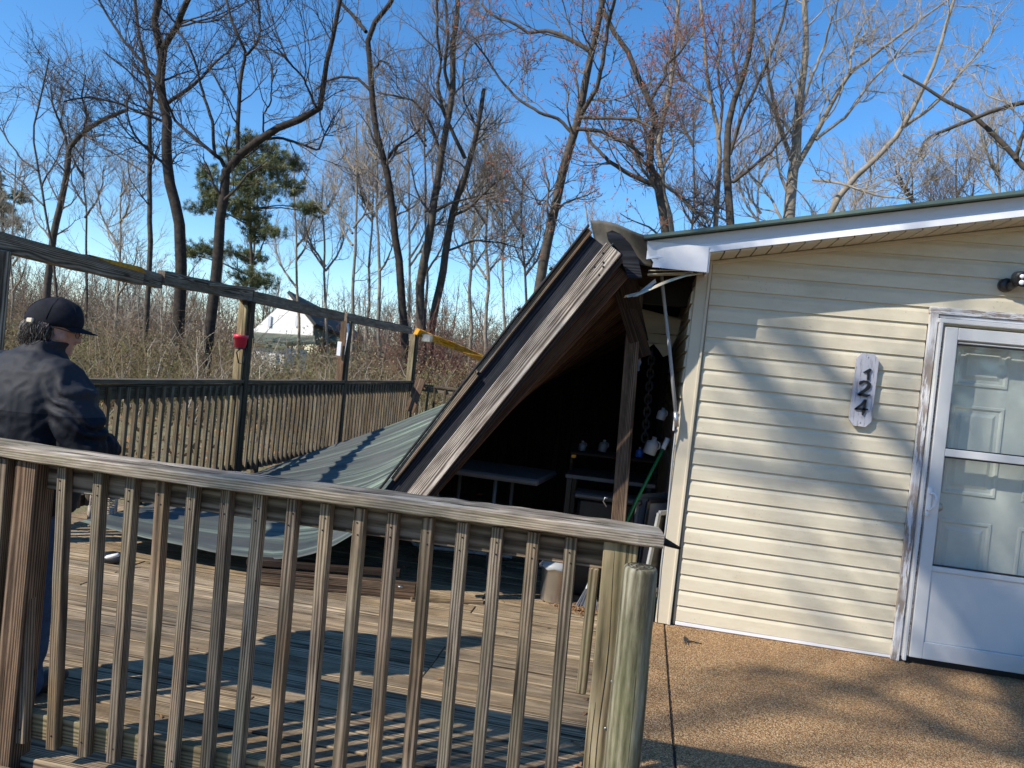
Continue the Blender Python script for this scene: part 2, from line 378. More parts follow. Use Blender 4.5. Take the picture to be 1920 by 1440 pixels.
# cap: weathered 2x6
def warpcap():
    L0, L1 = Vector((-3.1, YF-.005, 1.052)), Vector((.075, YF-.005, 1.046)); n = 60; vs, fs = [], []
    rr = random.Random(5)
    for i in range(n+1):
        f = i/n; x = L0.x+(L1.x-L0.x)*f; z = L0.z+(L1.z-L0.z)*f + .004*math.sin(f*9)
        w2 = .072; t2 = .019
        o1, o2 = rr.uniform(-.0016, .0016), rr.uniform(-.0016, .0016)
        if i == n: w2 -= .01; x += .012
        sec = [(-w2+.004, t2), (-w2+.022, t2+.001), (0, t2+.0015), (w2-.022, t2+.001), (w2-.004, t2), (w2, t2-.006), (w2, -t2+.004), (w2-.004, -t2), (-w2+.004, -t2), (-w2, -t2+.004), (-w2, t2-.006)]
        for (yy, zz) in sec: vs.append((x+1.1+(.012*math.sin(yy*90) if i == n else 0), yy+o1-.005, z+zz+o2))
    m = len(sec)
    for i in range(n):
        for k in range(m): fs.append((i*m+k, i*m+(k+1) % m, (i+1)*m+(k+1) % m, (i+1)*m+k))
    fs.append(tuple(range(m))); fs.append(tuple(n*m+m-1-k for k in range(m)))
    return mesh('top_rail', vs, fs)
top = link('top_rail', warpcap(), 'weathered_rail', rl, T(-1.1, YF, 0))
slab('splinter', [(.075, YF-.03, 1.045), (.105, YF-.02, 1.035), (.15, YF+.02, 1.022), (.10, YF+.05, 1.04)], .008, 'dark_lumber', top)
board('upper_rail', (-3.1, YF+.022, .975), (-.045, YF+.022, .972), .088, .034, 'weathered_baluster', rl)
board('lower_rail', (-3.1, YF+.022, .115), (-.045, YF+.022, .105), .088, .034, 'green_post', rl)
# baluster feet in the photograph -> bottoms and tops on the railing's own plane
tops = [60, 122, 190, 250, 307, 365, 428, 489, 552, 614, 677, 739, 804, 869, 934, 1001, 1071]
bots = [42, 100, 160, 214, 272, 325, 390, 448, 513, 578, 638, 702, 768, 833, 897, 964, 1036]
for k, (a, b) in enumerate(zip(tops, bots)):
    ya = 860+(a-60)*.143
    pa = at(a+1, ya, YF-.015); pb = at(b+1, 1400 if b > 200 else 1395, YF-.015)
    d = (pa-pb); pt = pa + d*((1.018-pa.z)/d.z); pbm = pa + d*((.062-pa.z)/d.z)
    pt.y = pbm.y = YF-.015
    board('baluster', pbm, pt, .036, .034, 'weathered_baluster', rl, nrm=(0, 1, 0), c=.002, seg=8, jit=.0009, seed=k)
board('baluster', (-2.60, YF-.015, .06), (-2.60, YF-.015, 1.018), .036, .034, 'weathered_baluster', rl, seed=91, seg=8, jit=.002)
cp = board('corner_post', (-2.02, YF-.005, -.05), (-2.015, YF-.005, 1.026), .082, .09, 'brown_post', rl)
cp2 = board('side_post', (-2.12, YF-.008, -.05), (-2.125, YF-.008, 1.026), .075, .085, 'weathered_baluster', rl)
pb, pt_ = at(1126, 1440, YF), at(1166, 1010, YF)
d = pt_-pb
ep = board('end_post', pb+d*((-.1-pb.z)/d.z), pb+d*((1.024-pb.z)/d.z), .10, .09, 'green_post', rl, seg=6, jit=.001, seed=4)
board('end_block', (-.098, YF+.02, .55), (-.096, YF+.02, .93), .03, .06, 'green_post', rl)
for (x, z) in ((-.01, .62), (-.015, .48), (.0, .78)):
    lathe('nail', [(.004, 0), (.004, .003)], 'steel', ep, n=8, M=T(x, YF-.046, z) @ Matrix.Rotation(R(90), 4, 'X'))
# round post
a, b = at(1201, 1062, 2.06), at(1166, 1440, 2.06); d = (b-a); foot = a+d*((-.1-a.z)/d.z)
rp = thing('round_post', foot, 'round greenish wooden post standing at the right end of the railing', 'post')
vs, fs = [], []; n = 32; rr = random.Random(2)
L = (a-foot).length; ax = (a-foot).normalized()
M_ = ax.to_track_quat('X', 'Z').to_matrix().to_4x4(); M_.translation = foot
rows = [0, .1, .3, .5, .62, .75, .85, .95, 1.05, L-.012, L-.004, L]
for i, x in enumerate(rows):
    rad = .0465 if i < 9 else (.0455, .044, .040)[i-9]
    if x in (.62, .75): rad += .002
    for k in range(n):
        an = 2*math.pi*k/n; q = rad*(1+.02*math.sin(3*an+x*2)+.005*math.sin(7*an))
        if k == 21: q -= .006
        vs.append((x, q*math.cos(an), q*math.sin(an)))
for i in range(len(rows)-1):
    for k in range(n): fs.append((i*n+k, i*n+(k+1) % n, (i+1)*n+(k+1) % n, (i+1)*n+k))
fs.append(tuple((len(rows)-1)*n+k for k in range(n))); fs.append(tuple(n-1-k for k in range(n)))
link('shaft', mesh('shaft', vs, fs, True), 'round_post_wood', rp, M_)

def surf_line(name, base_M, fn, x0, x1, rad, mat, parent, n=26):
    pts = [base_M @ Vector(fn(x0+(x1-x0)*i/n)) for i in range(n+1)]
    return tube(name, pts, [rad*math.sin(math.pi*(i+.4)/(n+.8))**.5 for i in range(n+1)], mat, parent, n=4)
for (an, xa, xb, k) in ((3.75, .02, L-.002, 1.), (4.25, .35, L-.002, .7), (3.2, .1, .8, .8), (4.75, .05, .6, .6), (2.8, .5, L-.01, .6)):
    surf_line('crack', M_, lambda x, an=an: (x, .0462*math.cos(an+.06*math.sin(x*9+an)), .0462*math.sin(an+.06*math.sin(x*9+an))), xa, xb, .0017*k, 'rubber', rp)
for q, (rr_, ph0) in enumerate(((.012, 0), (.024, 1), (.034, 2))):
    pts = [M_ @ Vector((L+.0005, rr_*(1+.06*math.sin(3*f+ph0))*math.cos(f), rr_*(1+.06*math.sin(3*f+ph0))*math.sin(f))) for f in np.linspace(0, 2*math.pi, 25)]
    tube('growth_ring', pts, .0009, 'dark_lumber', rp, n=4)
for (dx_, za, zb) in ((-.012, -.05, 1.0), (.022, .35, 1.02), (-.03, .1, .55)):
    Lp = [Vector((.0+(pb+d*((z-pb.z)/d.z)).x+dx_+.004*math.sin(z*11), YF-.0455, z)) for z in np.linspace(za, zb, 22)]
    tube('crack', Lp, [.0014*math.sin(math.pi*(i+.4)/22)**.5 for i in range(22)], 'rubber', ep, n=4)
rr = random.Random(31)
for o_ in [o for o in rl.children if o.name.startswith('baluster')]:
    Mb = WM[o_.name]; ln = o_.data.vertices[-1].co.x
    for dz_ in (-.045, -.075-rr.random()*.01):
        p = Mb @ Vector((ln+dz_, rr.uniform(-.006, .006), 0)); lathe('nail', [(.0026, 0), (.0026, .002)], 'rubber', o_, n=6, M=T(p.x, YF-.0325, p.z) @ Matrix.Rotation(R(90), 4, 'X'))
    p = Mb @ Vector((-ln+.05, rr.uniform(-.006, .006), 0)); lathe('nail', [(.0026, 0), (.0026, .002)], 'rubber', o_, n=6, M=T(p.x, YF-.0325, p.z) @ Matrix.Rotation(R(90), 4, 'X'))
for k in range(9):
    x = -2.95+k*.33; y = YF-.04+rr.random()*.05
    tube('crack', [(x+i*.035, y+.004*math.sin(i*1.3+k), 1.0715+.0-.0006*(i == 0)) for i in range(8)], [.0014*math.sin(math.pi*(i+.3)/8) for i in range(8)], 'rubber', top, n=4)

# ------------------------------------------------------------------ left railing and beam frame
XL = -4.26
lr = thing('side_railing', (XL, 8, 0), 'long dark wooden railing with close balusters along the left side of the deck', 'railing')
board('top_rail', (XL+.02, 4.2, 1.075), (XL+.02, 13.55, 1.07), .14, .036, 'far_baluster', lr, nrm=(0, 0, 1), seg=12, jit=.004, seed=1)
board('upper_rail', (XL+.05, 4.2, .99), (XL+.05, 13.5, .985), .12, .036, 'dark_rail', lr, nrm=(1, 0, 0))
board('lower_rail', (XL+.03, 4.2, .14), (XL+.03, 13.5, .14), .09, .036, 'dark_rail', lr, nrm=(1, 0, 0))
y = 4.3; rr = random.Random(11)
while y < 13.4:
    ln = rr.uniform(-.008, .008)
    board('baluster', (XL+.075, y+ln, .10), (XL+.075, y-ln, 1.03), .036, .034, 'far_baluster', lr, nrm=(1, 0, 0), c=.002)
    y += .118+rr.uniform(-.006, .006)
for yy in (5.9, 7.9, 9.6, 11.4):
    board('skirt_leg', (XL+.03, yy, -.45), (XL+.03, yy, .1), .09, .05, 'dark_rail', lr, nrm=(1, 0, 0))
br = thing('back_railing', (-3, 13.6, 0), 'gappy far railing across the end of the deck behind the fallen roof', 'railing')
board('top_rail', (XL, 13.62, 1.03), (-1.2, 13.62, .93), .14, .036, 'far_baluster', br, nrm=(0, 0, 1))
board('upper_rail', (XL, 13.60, .96), (-1.2, 13.60, .86), .09, .036, 'far_baluster', br)
board('lower_rail', (XL, 13.60, .12), (-1.2, 13.60, .12), .09, .036, 'dark_rail', br)
for k in range(18):
    x = XL+.12+k*.17
    board('baluster', (x, 13.56, .1), (x+rr.uniform(-.03, .03), 13.56, 1.0-.035*(x-XL)), .036, .034, 'dark_rail', br, c=.002)
board('rail_bracket', (-3.30, 13.5, 1.02), (-2.95, 13.5, .86), .14, .06, 'dark_lumber', br)
fr = thing('beam_frame', (XL, 8, 0), 'broken overhead timber beam on posts above the left railing', 'beam')
seg = [((XL, 3.3, 2.02), (XL, 5.72, 1.945), 'beam_wood'), ((XL-.03, 5.5, 1.975), (XL-.03, 6.02, 1.95), 'beam_wood'), ((XL, 6.0, 1.985), (XL, 7.5, 1.99), 'beam_wood'),
       ((XL, 7.52, 1.985), (XL, 10.0, 1.975), 'beam_wood'), ((XL, 10.1, 1.98), (XL, 13.1, 1.99), 'beam_wood')]
for i, (p0, p1, m) in enumerate(seg):
    bb = board('beam', p0, p1, .125, .085, m, fr, nrm=(1, 0, 0), c=.006, seg=10, jit=.004, seed=20+i)
    if i == 4: tag(bb, 'reddish brown beam length between the two farthest posts')
slab('split_face', [(XL+.045, 5.08, 2.035), (XL+.045, 5.68, 2.03), (XL+.046, 5.74, 1.985), (XL+.046, 5.35, 2.0)], .10, 'fresh_break', fr, nrm=(1, 0, 0))
board('beam_cap', (XL, 6.65, 2.01), (XL-.02, 7.55, 2.075), .13, .03, 'beam_wood', fr, nrm=(0, 0, 1))
for (yy, m, w_) in ((4.30, 'beam_wood', .13), (7.42, 'green_post', .10), (10.13, 'brown_post', .10), (13.3, 'green_post', .10)):
    p = board('post', (XL+.01, yy, -.02), (XL+.01, yy, 1.935), w_, .10, m, fr, nrm=(0, 1, 0), c=.006)
    if yy > 7: board('post_side', (XL+.075, yy+.02, -.02), (XL+.075, yy+.02, 1.93), .04, .08, 'dark_rail', fr, nrm=(0, 1, 0))
slab('gusset', [(XL+.06, 7.34, 1.93), (XL+.06, 7.52, 1.93), (XL+.06, 7.45, 1.76)], .05, 'dark_lumber', fr, nrm=(1, 0, 0))
bpts = [at(781, 622, 13.4), at(810, 634, 13.9), at(850, 648, 14.3), at(890, 665, 14.7), at(938, 686, 15.0)]
for i in range(4):
    board('broken_end', bpts[i], bpts[i+1]+(bpts[i+1]-bpts[i])*.03, (.13, .13, .12, .10)[i], .09, 'fresh_break', fr, nrm=(0, 1, 0), seed=40+i, seg=5, jit=.008)
slab('splinter', [at(868, 660, 14.3), at(905, 668, 14.4), at(926, 688, 14.5), at(912, 684, 14.5)], .03, 'fresh_break', fr)
box('joist_hanger', at(792, 640, 13.5)-Vector((0, .05, .0)), at(808, 630, 13.5)+Vector((.0, .12, .02)), 'galvanized', fr)
lb = thing('leaning_board', atx(768, 775, XL+.25), 'reddish broken board leaning at the far corner of the side railing', 'board')
a, b = at(768, 772, 13.0), at(790, 710, 13.1)
board('plank', a, b, .17, .03, 'brown_post', lb, nrm=(0, 1, 0))
# planter on the second post
pc = atx(450, 640, XL+.02); pc = Vector((XL+.17, 7.32, 1.42))
pc = at(450, 652, 7.30)
rb = thing('flower_pot', pc, 'small red plastic flower pot held on a black wall bracket on a post', 'flower pot')
lathe('pot', [(.052, -.0), (.066, .10), (.072, .10), (.073, .135), (.066, .135), (.06, .03)], 'red_plastic', rb, pc, n=24)
tube('bracket', [pc+Vector((0, 0, -.01)), pc+Vector((-.035, .0, -.05)), pc+Vector((.0, .0, -.16)), pc+Vector((.03, .04, -.17)), pc+Vector((.05, .03, 0))], .008, 'black_plastic', rb, n=6)
lathe('saucer', [(.045, -.015), (.05, 0)], 'black_plastic', rb, pc, n=20)
tp = at(637, 654, 10.05)
th = tag(box('thermometer', tp+Vector((-.03, -.03, -.10)), tp+Vector((.03, -.012, .10)), 'white_plastic'), 'white rectangular thermometer plate fixed to the brown post', 'thermometer')
tube('insulator', [at(652, 606, 9.98), at(653, 618, 9.98), at(650, 640, 9.98), at(646, 665, 9.98)], [.02, .016, .006, .004], 'white_plastic', fr, n=8)

# ------------------------------------------------------------------ house
YH = 4.85
HX = .33
hs = thing('house', (2.5, 7, 0), 'cream vinyl sided house end with a white storm door and green metal roof edge', 'house')
rise = .19
def roofz(x): return 2.342+rise*(x+.087)          # top of the rake, at the front
PITCH = .0990; K = -.006
def siding_mesh(L_, x0cut=0, h=PITCH):
    prof = [(.0015, 0), (.0150, .0005), (.0140, .006), (.0125, .066), (.0115, .070), (.003, h-.010), (.0015, h+.004), (-.004, h+.004), (-.004, 0)]
    vs, fs = [], []; m = len(prof); ns = max(2, int(L_/.25))
    for i in range(ns+1):
        x = L_*i/ns
        wv = .0012*math.sin(i*2.1+L_*9)
        for (o, z) in prof: vs.append((x, -o-(wv if o > .002 else 0), z))
    for i in range(ns):
        for k in range(m): fs.append((i*m+k, (i+1)*m+k, (i+1)*m+(k+1) % m, i*m+(k+1) % m))
    fs.append(tuple(m-1-k for k in range(m))); fs.append(tuple(ns*m+k for k in range(m)))
    return mesh('siding_board', vs, fs)
ckey = {}
for i in range(0, 34):
    z = .032 + i*PITCH
    segs = [(HX, 1.592)] if z < 2.0 else [(HX, 5.2)]
    if z < 2.0: segs.append((2.72, 5.2))
    for (x0, x1) in segs:
        lim = (z+PITCH+.05-2.342)/rise-.087
        x0 = max(x0, lim)
        if x1-x0 < .1: continue
        L_ = round(x1-x0, 3)
        if L_ not in ckey: ckey[L_] = siding_mesh(L_)
        link('siding_board', ckey[L_], 'siding', hs, T(x0, YH, z+K*(x0-.3)) @ Matrix.Rotation(-math.atan(K), 4, 'Y'))
box('wall_core', (.315, YH+.006, 0), (1.60, YH+.06, 2.3), 'siding', hs)
box('wall_core', (2.72, YH+.006, 0), (5.2, YH+.06, 2.3), 'siding', hs)
box('wall_core', (1.603, YH+.007, 2.11), (2.717, YH+.06, 2.3), 'siding', hs)
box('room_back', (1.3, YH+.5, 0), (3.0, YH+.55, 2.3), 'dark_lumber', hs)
slab('gable_core', [(.315, YH+.007, 2.29), (5.2, YH+.007, 2.29), (5.2, YH+.007, roofz(5.2)-.05), (.315, YH+.007, roofz(.315)-.05)], .05, 'siding', hs, nrm=(0, -1, 0))
box('base_flashing', (.33, YH-.012, .003), (1.60, YH+.004, .028), 'white_trim', hs)
# corner trim
ct = [(.318, 2.30), (.292, 0.002)]
def vert_trim(name, pts, w_, yf, th, mat, parent, nx=0):
    (xa, za), (xb, zb) = pts
    return board(name, (xb, yf, zb), (xa, yf, za), w_, th, mat, parent, nrm=(0, 1, 0), seg=3)
vert_trim('corner_trim', [(.282, 2.30), (.254, .002)], .085, YH-.012, .024, 'soffit_vinyl', hs)
vert_trim('corner_bead', [(.318, 2.30), (.290, .002)], .018, YH-.018, .03, 'soffit_vinyl', hs)
vert_trim('corner_channel', [(.236, 1.75), (.212, .002)], .012, YH-.006, .03, 'soffit_vinyl', hs)
# side wall courses, receding
for i in range(21):
    z = .032+i*PITCH; L_ = 4.2
    if L_ not in ckey: ckey[L_] = siding_mesh(L_)
    link('side_siding_board', ckey[L_], 'siding', hs, T(.232, YH+4.2+.0, z) @ Matrix.Rotation(R(-90), 4, 'Z'))
    if i % 1 == 0 and i < 16:
        rr = random.Random(i); dx = rr.uniform(.004, .016)
        slab('siding_tab', [(.232, YH+.004, z+.006), (.232-dx, YH+.005, z+.012), (.232-dx*.7, YH+.005, z+.085), (.232, YH+.004, z+.09)], .01, 'siding', hs, nrm=(0, -1, 0))
box('side_wall_core', (.24, YH+.01, 0), (.30, YH+4.2, 2.2), 'siding', hs)
# roof
ya, yb = 4.50, 9.2
def rk(x, y, dz=0): return Vector((x, y, roofz(x)+dz))
slab('roof', [rk(-.10, ya, .012), rk(5.4, ya, .012), rk(5.4, yb, .012), rk(-.10, yb, .012)], .019, 'green_roof', hs, nrm=(0, 0, 1))
slab('roof_deck', [rk(-.05, ya+.10, -.0162), rk(5.4, ya+.10, -.0162), rk(5.4, yb, -.0162), rk(-.05, yb, -.0162)], .05, 'dark_lumber', hs, nrm=(0, 0, 1))
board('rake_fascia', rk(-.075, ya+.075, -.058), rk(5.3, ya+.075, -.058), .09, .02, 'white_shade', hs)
x0 = -.075
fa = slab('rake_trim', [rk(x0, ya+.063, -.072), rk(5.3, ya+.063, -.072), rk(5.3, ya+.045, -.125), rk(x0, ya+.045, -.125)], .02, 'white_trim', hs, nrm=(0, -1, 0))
# eave return box (dented on the left)
bx = [at(1214, 452, ya+.05), at(1330, 463, ya+.05), at(1325, 511, ya+.05), at(1223, 501, ya+.05)]
P = []
for i in range(9):
    row_ = []
    for j in range(6):
        u, v_ = i/8, j/5; p = (bx[0].lerp(bx[1], u)).lerp(bx[3].lerp(bx[2], u), v_)
        if i == 0 and 1 < j: p.x += .012*math.sin(j*1.9)
        p.y += -.002+(.012*math.exp(-((u-.08)/.08)**2)*math.sin(v_*3.1)); row_.append(p)
    P.append(row_)
gridsheet('eave_box', P, .004, 'white_trim', hs, base=bx[0], smooth=False)
slab('eave_box_side', [bx[1]+Vector((0, .001, 0)), bx[2]+Vector((0, .001, 0)), bx[2]+Vector((0, .30, .02)), bx[1]+Vector((0, .30, .02))], .01, 'white_trim', hs, nrm=(-1, 0, 0))
# soffit panels
for k in range(40):
    xa = .285+k*.088; xb = xa+.080
    if xa > 3.4: break
    q = [Vector((xa, ya+.066, roofz(xa)-.135)), Vector((xb, ya+.066, roofz(xb)-.135)), Vector((xb, YH+.0, roofz(xb)-.135)), Vector((xa, YH+.0, roofz(xa)-.135))]
    if k == 0: pass
    sp_ = slab('soffit_panel', q, .012, 'soffit_vinyl', hs, nrm=(0, 0, -1))
slab('soffit_backing', [(.28, ya+.066, roofz(.28)-.118), (3.6, ya+.066, roofz(3.6)-.118), (3.6, YH, roofz(3.6)-.118), (.28, YH, roofz(.28)-.118)], .004, 'dark_lumber', hs, nrm=(0, 0, 1))
board('frieze', (.31, YH-.017, roofz(.31)-.150), (3.6, YH-.017, roofz(3.6)-.150), .022, .026, 'soffit_vinyl', hs)

# door
dr = hs
XD = 1.66
def vb(name, x, z0, z1, w_, y, th, mat, par, lean=.0):
    return board(name, (x, y, z0), (x+lean, y, z1), w_, th, mat, par)
for s, x in ((1, 1.612), (-1, 2.70)):
    vb('door_casing', x, 0.0, 2.075, .045, YH-.022, .03, 'peeling_white', hs, .008)
    vb('casing_inner', x+s*.034, 0.0, 2.05, .022, YH-.012, .028, 'peeling_white', hs, .008)
board('head_casing', (1.592, YH-.022, 2.085), (2.722, YH-.022, 2.079), .04, .03, 'peeling_white', hs)
board('casing_inner', (1.64, YH-.012, 2.053), (2.68, YH-.012, 2.047), .022, .028, 'peeling_white', hs)
DY = YH-.055
sd = link('storm_door', None, None, hs, T(2.17, DY, 0))
board('door_rail', (1.637, DY+.012, 2.026), (2.68, DY+.012, 2.020), .026, .028, 'white_metal', sd)   # z-bar
vb('hinge_bar', 1.650, .02, 2.012, .018, DY-.004, .03, 'white_metal', sd, .0)
dx0, dx1 = 1.674, 2.655
vb('door_stile', dx0+.036, .045, 1.99, .07, DY, .03, 'white_metal', sd)
vb('door_stile', dx1-.036, .045, 1.99, .07, DY, .03, 'white_metal', sd)
board('door_rail', (dx0+.072, DY+.001, 1.954), (dx1-.072, DY+.001, 1.950), .07, .03, 'white_metal', sd)
board('door_rail', (dx0+.072, DY+.001, 1.262), (dx1-.072, DY+.001, 1.259), .044, .03, 'white_metal', sd)
board('door_rail', (dx0+.072, DY+.001, .578), (dx1-.072, DY+.001, .576), .03, .028, 'white_metal', sd)
board('door_rail', (dx0+.072, DY+.001, .095), (dx1-.072, DY+.001, .093), .10, .03, 'white_metal', sd)
box('kick_panel', (dx0+.072, DY-.004, .145), (dx1-.072, DY+.008, .563), 'white_metal', sd)
board('glass_bead', (dx0+.08, DY+.002, 1.905), (dx1-.08, DY+.002, 1.902), .008, .01, 'white_metal', sd)
for (z0, z1) in ((1.282, 1.898), (.594, 1.238)):
    box('glass_pane', (dx0+.072, DY+.0115, z0), (dx1-.072, DY+.0145, z1), 'storm_glass', sd, c=.0005)
    for z_ in (z0+.004, z1-.004): box('gasket', (dx0+.072, DY-.002, z_-.004), (dx1-.072, DY+.011, z_+.004), 'black_plastic', sd, c=.0005)
hp = at(1741, 940, DY-.02)
hd = box('handle', hp+Vector((-.014, -.006, -.085)), hp+Vector((.014, .006, .085)), 'white_plastic', sd)
tube('lever', [hp+Vector((.0, -.012, .045)), hp+Vector((.014, -.035, .055)), hp+Vector((.026, -.04, .035)), hp+Vector((.020, -.038, -.02)), hp+Vector((.005, -.030, -.045)), hp+Vector((-.004, -.01, -.05))], [.006, .007, .008, .008, .006, .006], 'white_plastic', hd, n=10)
box('latch_button', hp+Vector((-.016, -.016, -.085)), hp+Vector((.002, -.006, -.065)), 'white_plastic', hd)
# inner door, six panels
IY = YH+.085
idr = link('entry_door', None, None, hs, T(2.17, IY, 0))
box('door_leaf', (1.70, IY, .03), (2.64, IY+.04, 2.03), 'inner_door', idr)
for x in (1.66, 2.68): box('door_jamb', (x-.04, YH-.0, 0), (x+.04, IY+.05, 2.06), 'peeling_white', idr)
box('door_jamb', (1.70, YH-.0, 2.032), (2.64, IY+.05, 2.10), 'peeling_white', idr)
box('door_sill', (1.62, YH-.03, -.0), (2.72, IY+.05, .032), 'rubber', idr)
for (xa, xb) in ((1.80, 2.10), (2.24, 2.54)):
    for (za, zb) in ((.18, .86), (1.01, 1.55), (1.66, 1.92)):
        # raised moulding ring + field
        o_ = .0; pv = []
        for (ins, out) in ((0, 0), (.006, .008), (.018, .008), (.030, -.004), (.040, -.004), (.065, .008)):
            pv += [(xa+ins, IY-out, za+ins), (xb-ins, IY-out, za+ins), (xb-ins, IY-out, zb-ins), (xa+ins, IY-out, zb-ins)]
        pf = []
        for r_ in range(5):
            for k in range(4): pf.append((r_*4+k, r_*4+(k+1) % 4, (r_+1)*4+(k+1) % 4, (r_+1)*4+k))
        pf.append((20, 21, 22, 23))
        link('door_panel', mesh('door_panel', [(a_-2.17, b_-IY-.0015, c_) for a_, b_, c_ in pv], pf), 'inner_door', idr, T(2.17, IY, 0))
lathe('knob', [(.0, -.0), (.012, .0), (.012, .03), (.026, .04), (.030, .055), (.022, .07), (.0, .073)], 'steel', idr, n=20, M=T(1.775, IY-.0, .93) @ Matrix.Rotation(R(90), 4, 'X'))
box('deadbolt_plate', (1.757, IY-.01, 1.00), (1.793, IY-.0, 1.04), 'steel', idr)

# number plaque
pq = at(1617, 731, YH-.03)
plq = thing('house_number_plaque', pq, 'grey painted wooden plaque with black digits 124 on the cream siding', 'house number')
A_, B_ = at(1627, 664, YH-.03), at(1610, 798, YH-.03); upv = (A_-B_).normalized(); rt = upv.cross(Vector((0, 1, 0))).normalized(); rt = Vector((upv.z, 0, -upv.x))
cq = (A_+B_)/2; H_ = .218; W_ = .062; ch = .028
pts = [cq+rt*x+upv*z for x, z in ((-W_+ch, H_), (W_-ch, H_), (W_, H_-ch*1.2), (W_, -H_+ch*1.2), (W_-ch, -H_), (-W_+ch, -H_), (-W_, -H_+ch*1.2), (-W_, H_-ch*1.2))]
ql = slab('plaque_board', pts, .018, 'plaque_paint', plq, nrm=(0, 1, 0))
def digit(name, polys, cx, cz, s, lean):
    vs, fs = [], []
    for poly in polys:
        k0 = len(vs); k = len(poly)
        for yy in (-.010, -.0):
            for (x, z) in poly:
                p = cq+rt*(cx+x*s)+upv*(cz+z*s); vs.append((p.x-pq.x, YH-.0495+yy+.001-pq.y, p.z-pq.z))
        fs.append(tuple(k0+i for i in range(k))); fs.append(tuple(k0+k+k-1-i for i in range(k)))
        for i in range(k): fs.append((k0+i, k0+(i+1) % k, k0+k+(i+1) % k, k0+k+i))
    link(name, mesh(name, vs, fs), 'black_plastic', plq, T(pq))
digit('digit', [[(.12, 1.0), (-.38, .62), (-.02, .60), (.02, .0), (.22, .0), (.16, .62), (.30, .92)]], .006, .062, .068, 0)
def stroke(pts, wd):
    P = [Vector((a, b)) for a, b in pts]; l, r_ = [], []
    for i, p in enumerate(P):
        d = (P[min(i+1, len(P)-1)]-P[max(i-1, 0)]).normalized(); n_ = Vector((-d.y, d.x)); ww = wd[i] if isinstance(wd, list) else wd
        l.append(tuple(p+n_*ww)); r_.append(tuple(p-n_*ww))
    out = []
    for i in range(len(P)-1): out.append([l[i], l[i+1], r_[i+1], r_[i]])
    return out
digit('digit', stroke([(-.36, .76), (-.30, .88), (-.12, .99), (.10, .98), (.24, .84), (.22, .64), (.06, .44), (-.18, .22), (-.34, .06)], [.05, .11, .07, .07, .11, .12, .10, .09, .10])+stroke([(-.40, .06), (-.1, .10), (.15, .05), (.38, .14)], [.05, .09, .10, .03]), .002, -.038, .090, 0)
digit('digit', stroke([(.12, 1.02), (-.10, .66), (-.44, .34)], [.07, .07, .06])+stroke([(-.48, .35), (-.1, .38), (.36, .40)], [.06, .08, .05])+stroke([(.14, 1.05), (.12, .6), (.10, .30), (.06, -.02)], [.06, .07, .12, .03]), .002, -.148, .088, 0)
for zz in (.195, -.195): lathe('screw', [(.004, 0), (.004, .003)], 'steel', plq, n=8, M=T(cq+upv*zz+Vector((0, -.018, 0))) @ Matrix.Rotation(R(90), 4, 'X'))

# security light
sp0 = at(1893, 532, YH-.06)
sl_ = thing('security_light', Vector((sp0.x, YH-.02, sp0.z)), 'black outdoor security light with round lenses mounted above the storm door', 'security light')
lathe('wall_plate', [(.04, 0), (.04, .03), (.03, .04)], 'black_plastic', sl_, n=20, M=T(sp0.x-.005, YH-.012, sp0.z-.005) @ Matrix.Rotation(R(90), 4, 'X'))
tube('arm', [(sp0.x, YH-.05, sp0.z-.02), (sp0.x+.02, YH-.08, sp0.z), (sp0.x+.05, YH-.10, sp0.z+.02)], .022, 'black_plastic', sl_, n=12)
hc = Vector((sp0.x+.062, YH-.125, sp0.z+.022))
vs, fs = [], []
n = 24
for (yy, s) in ((-.05, .86), (-.045, 1), (.03, 1), (.05, .7)):
    for k in range(n):
        an = 2*math.pi*k/n; cx_ = math.copysign(abs(math.cos(an))**.55, math.cos(an))*.075*s; cz_ = math.copysign(abs(math.sin(an))**.7, math.sin(an))*.043*s
        vs.append((cx_, yy, cz_))
for i in range(3):
    for k in range(n): fs.append((i*n+k, (i+1)*n+k, (i+1)*n+(k+1) % n, i*n+(k+1) % n))
fs.append(tuple(range(n))); fs.append(tuple(3*n+n-1-k for k in range(n)))
hd_ = link('lamp_head', mesh('lamp_head', vs, fs), 'black_plastic', sl_, T(hc) @ Matrix.Rotation(R(12), 4, 'X') @ Matrix.Rotation(R(-8), 4, 'Z'))
Mh = WM[hd_.name]
for (x, z, r_) in ((-.042, .016, .012), (-.010, .016, .012), (-.038, -.018, .014), (.03, .0, .022)):
    lathe('lens', [(r_, 0), (r_, .004), (r_*.6, .007)], 'clear_lens', hd_, n=16, M=Mh @ T(x, -.05, z) @ Matrix.Rotation(R(90), 4, 'X'))
#@@PART2@@

# ------------------------------------------------------------------ collapsed porch roof
YR = 4.42
front_px = [(1150, 462), (1060, 570), (975, 675), (890, 785), (820, 872), (768, 930), (720, 968), (672, 1003), (615, 1036), (560, 1052), (500, 1056), (400, 1045), (280, 1020), (150, 982)]
Fp = [at(px, py, YR+.03) for px, py in front_px]
Fp[0] = Vector((Fp[0].x, Fp[0].y, Fp[0].z))
Bp = [Vector((-.30, 8.34, 1.99)), Vector((-1.84, 8.34, 1.17)), Vector((-4.12, 8.05, .035))]
def resample(P, n):
    P = [Vector(p) for p in P]; d = [0]
    for a, b in zip(P, P[1:]): d.append(d[-1]+(b-a).length)
    out = []; j = 0
    for i in range(n):
        s = d[-1]*i/(n-1)
        while j < len(P)-2 and d[j+1] < s: j += 1
        out.append(P[j].lerp(P[j+1], (s-d[j])/(d[j+1]-d[j]+1e-9)))
    return out
NU, NV = 46, 181
FS, BS = resample(Fp, NU), resample(Bp, NU)
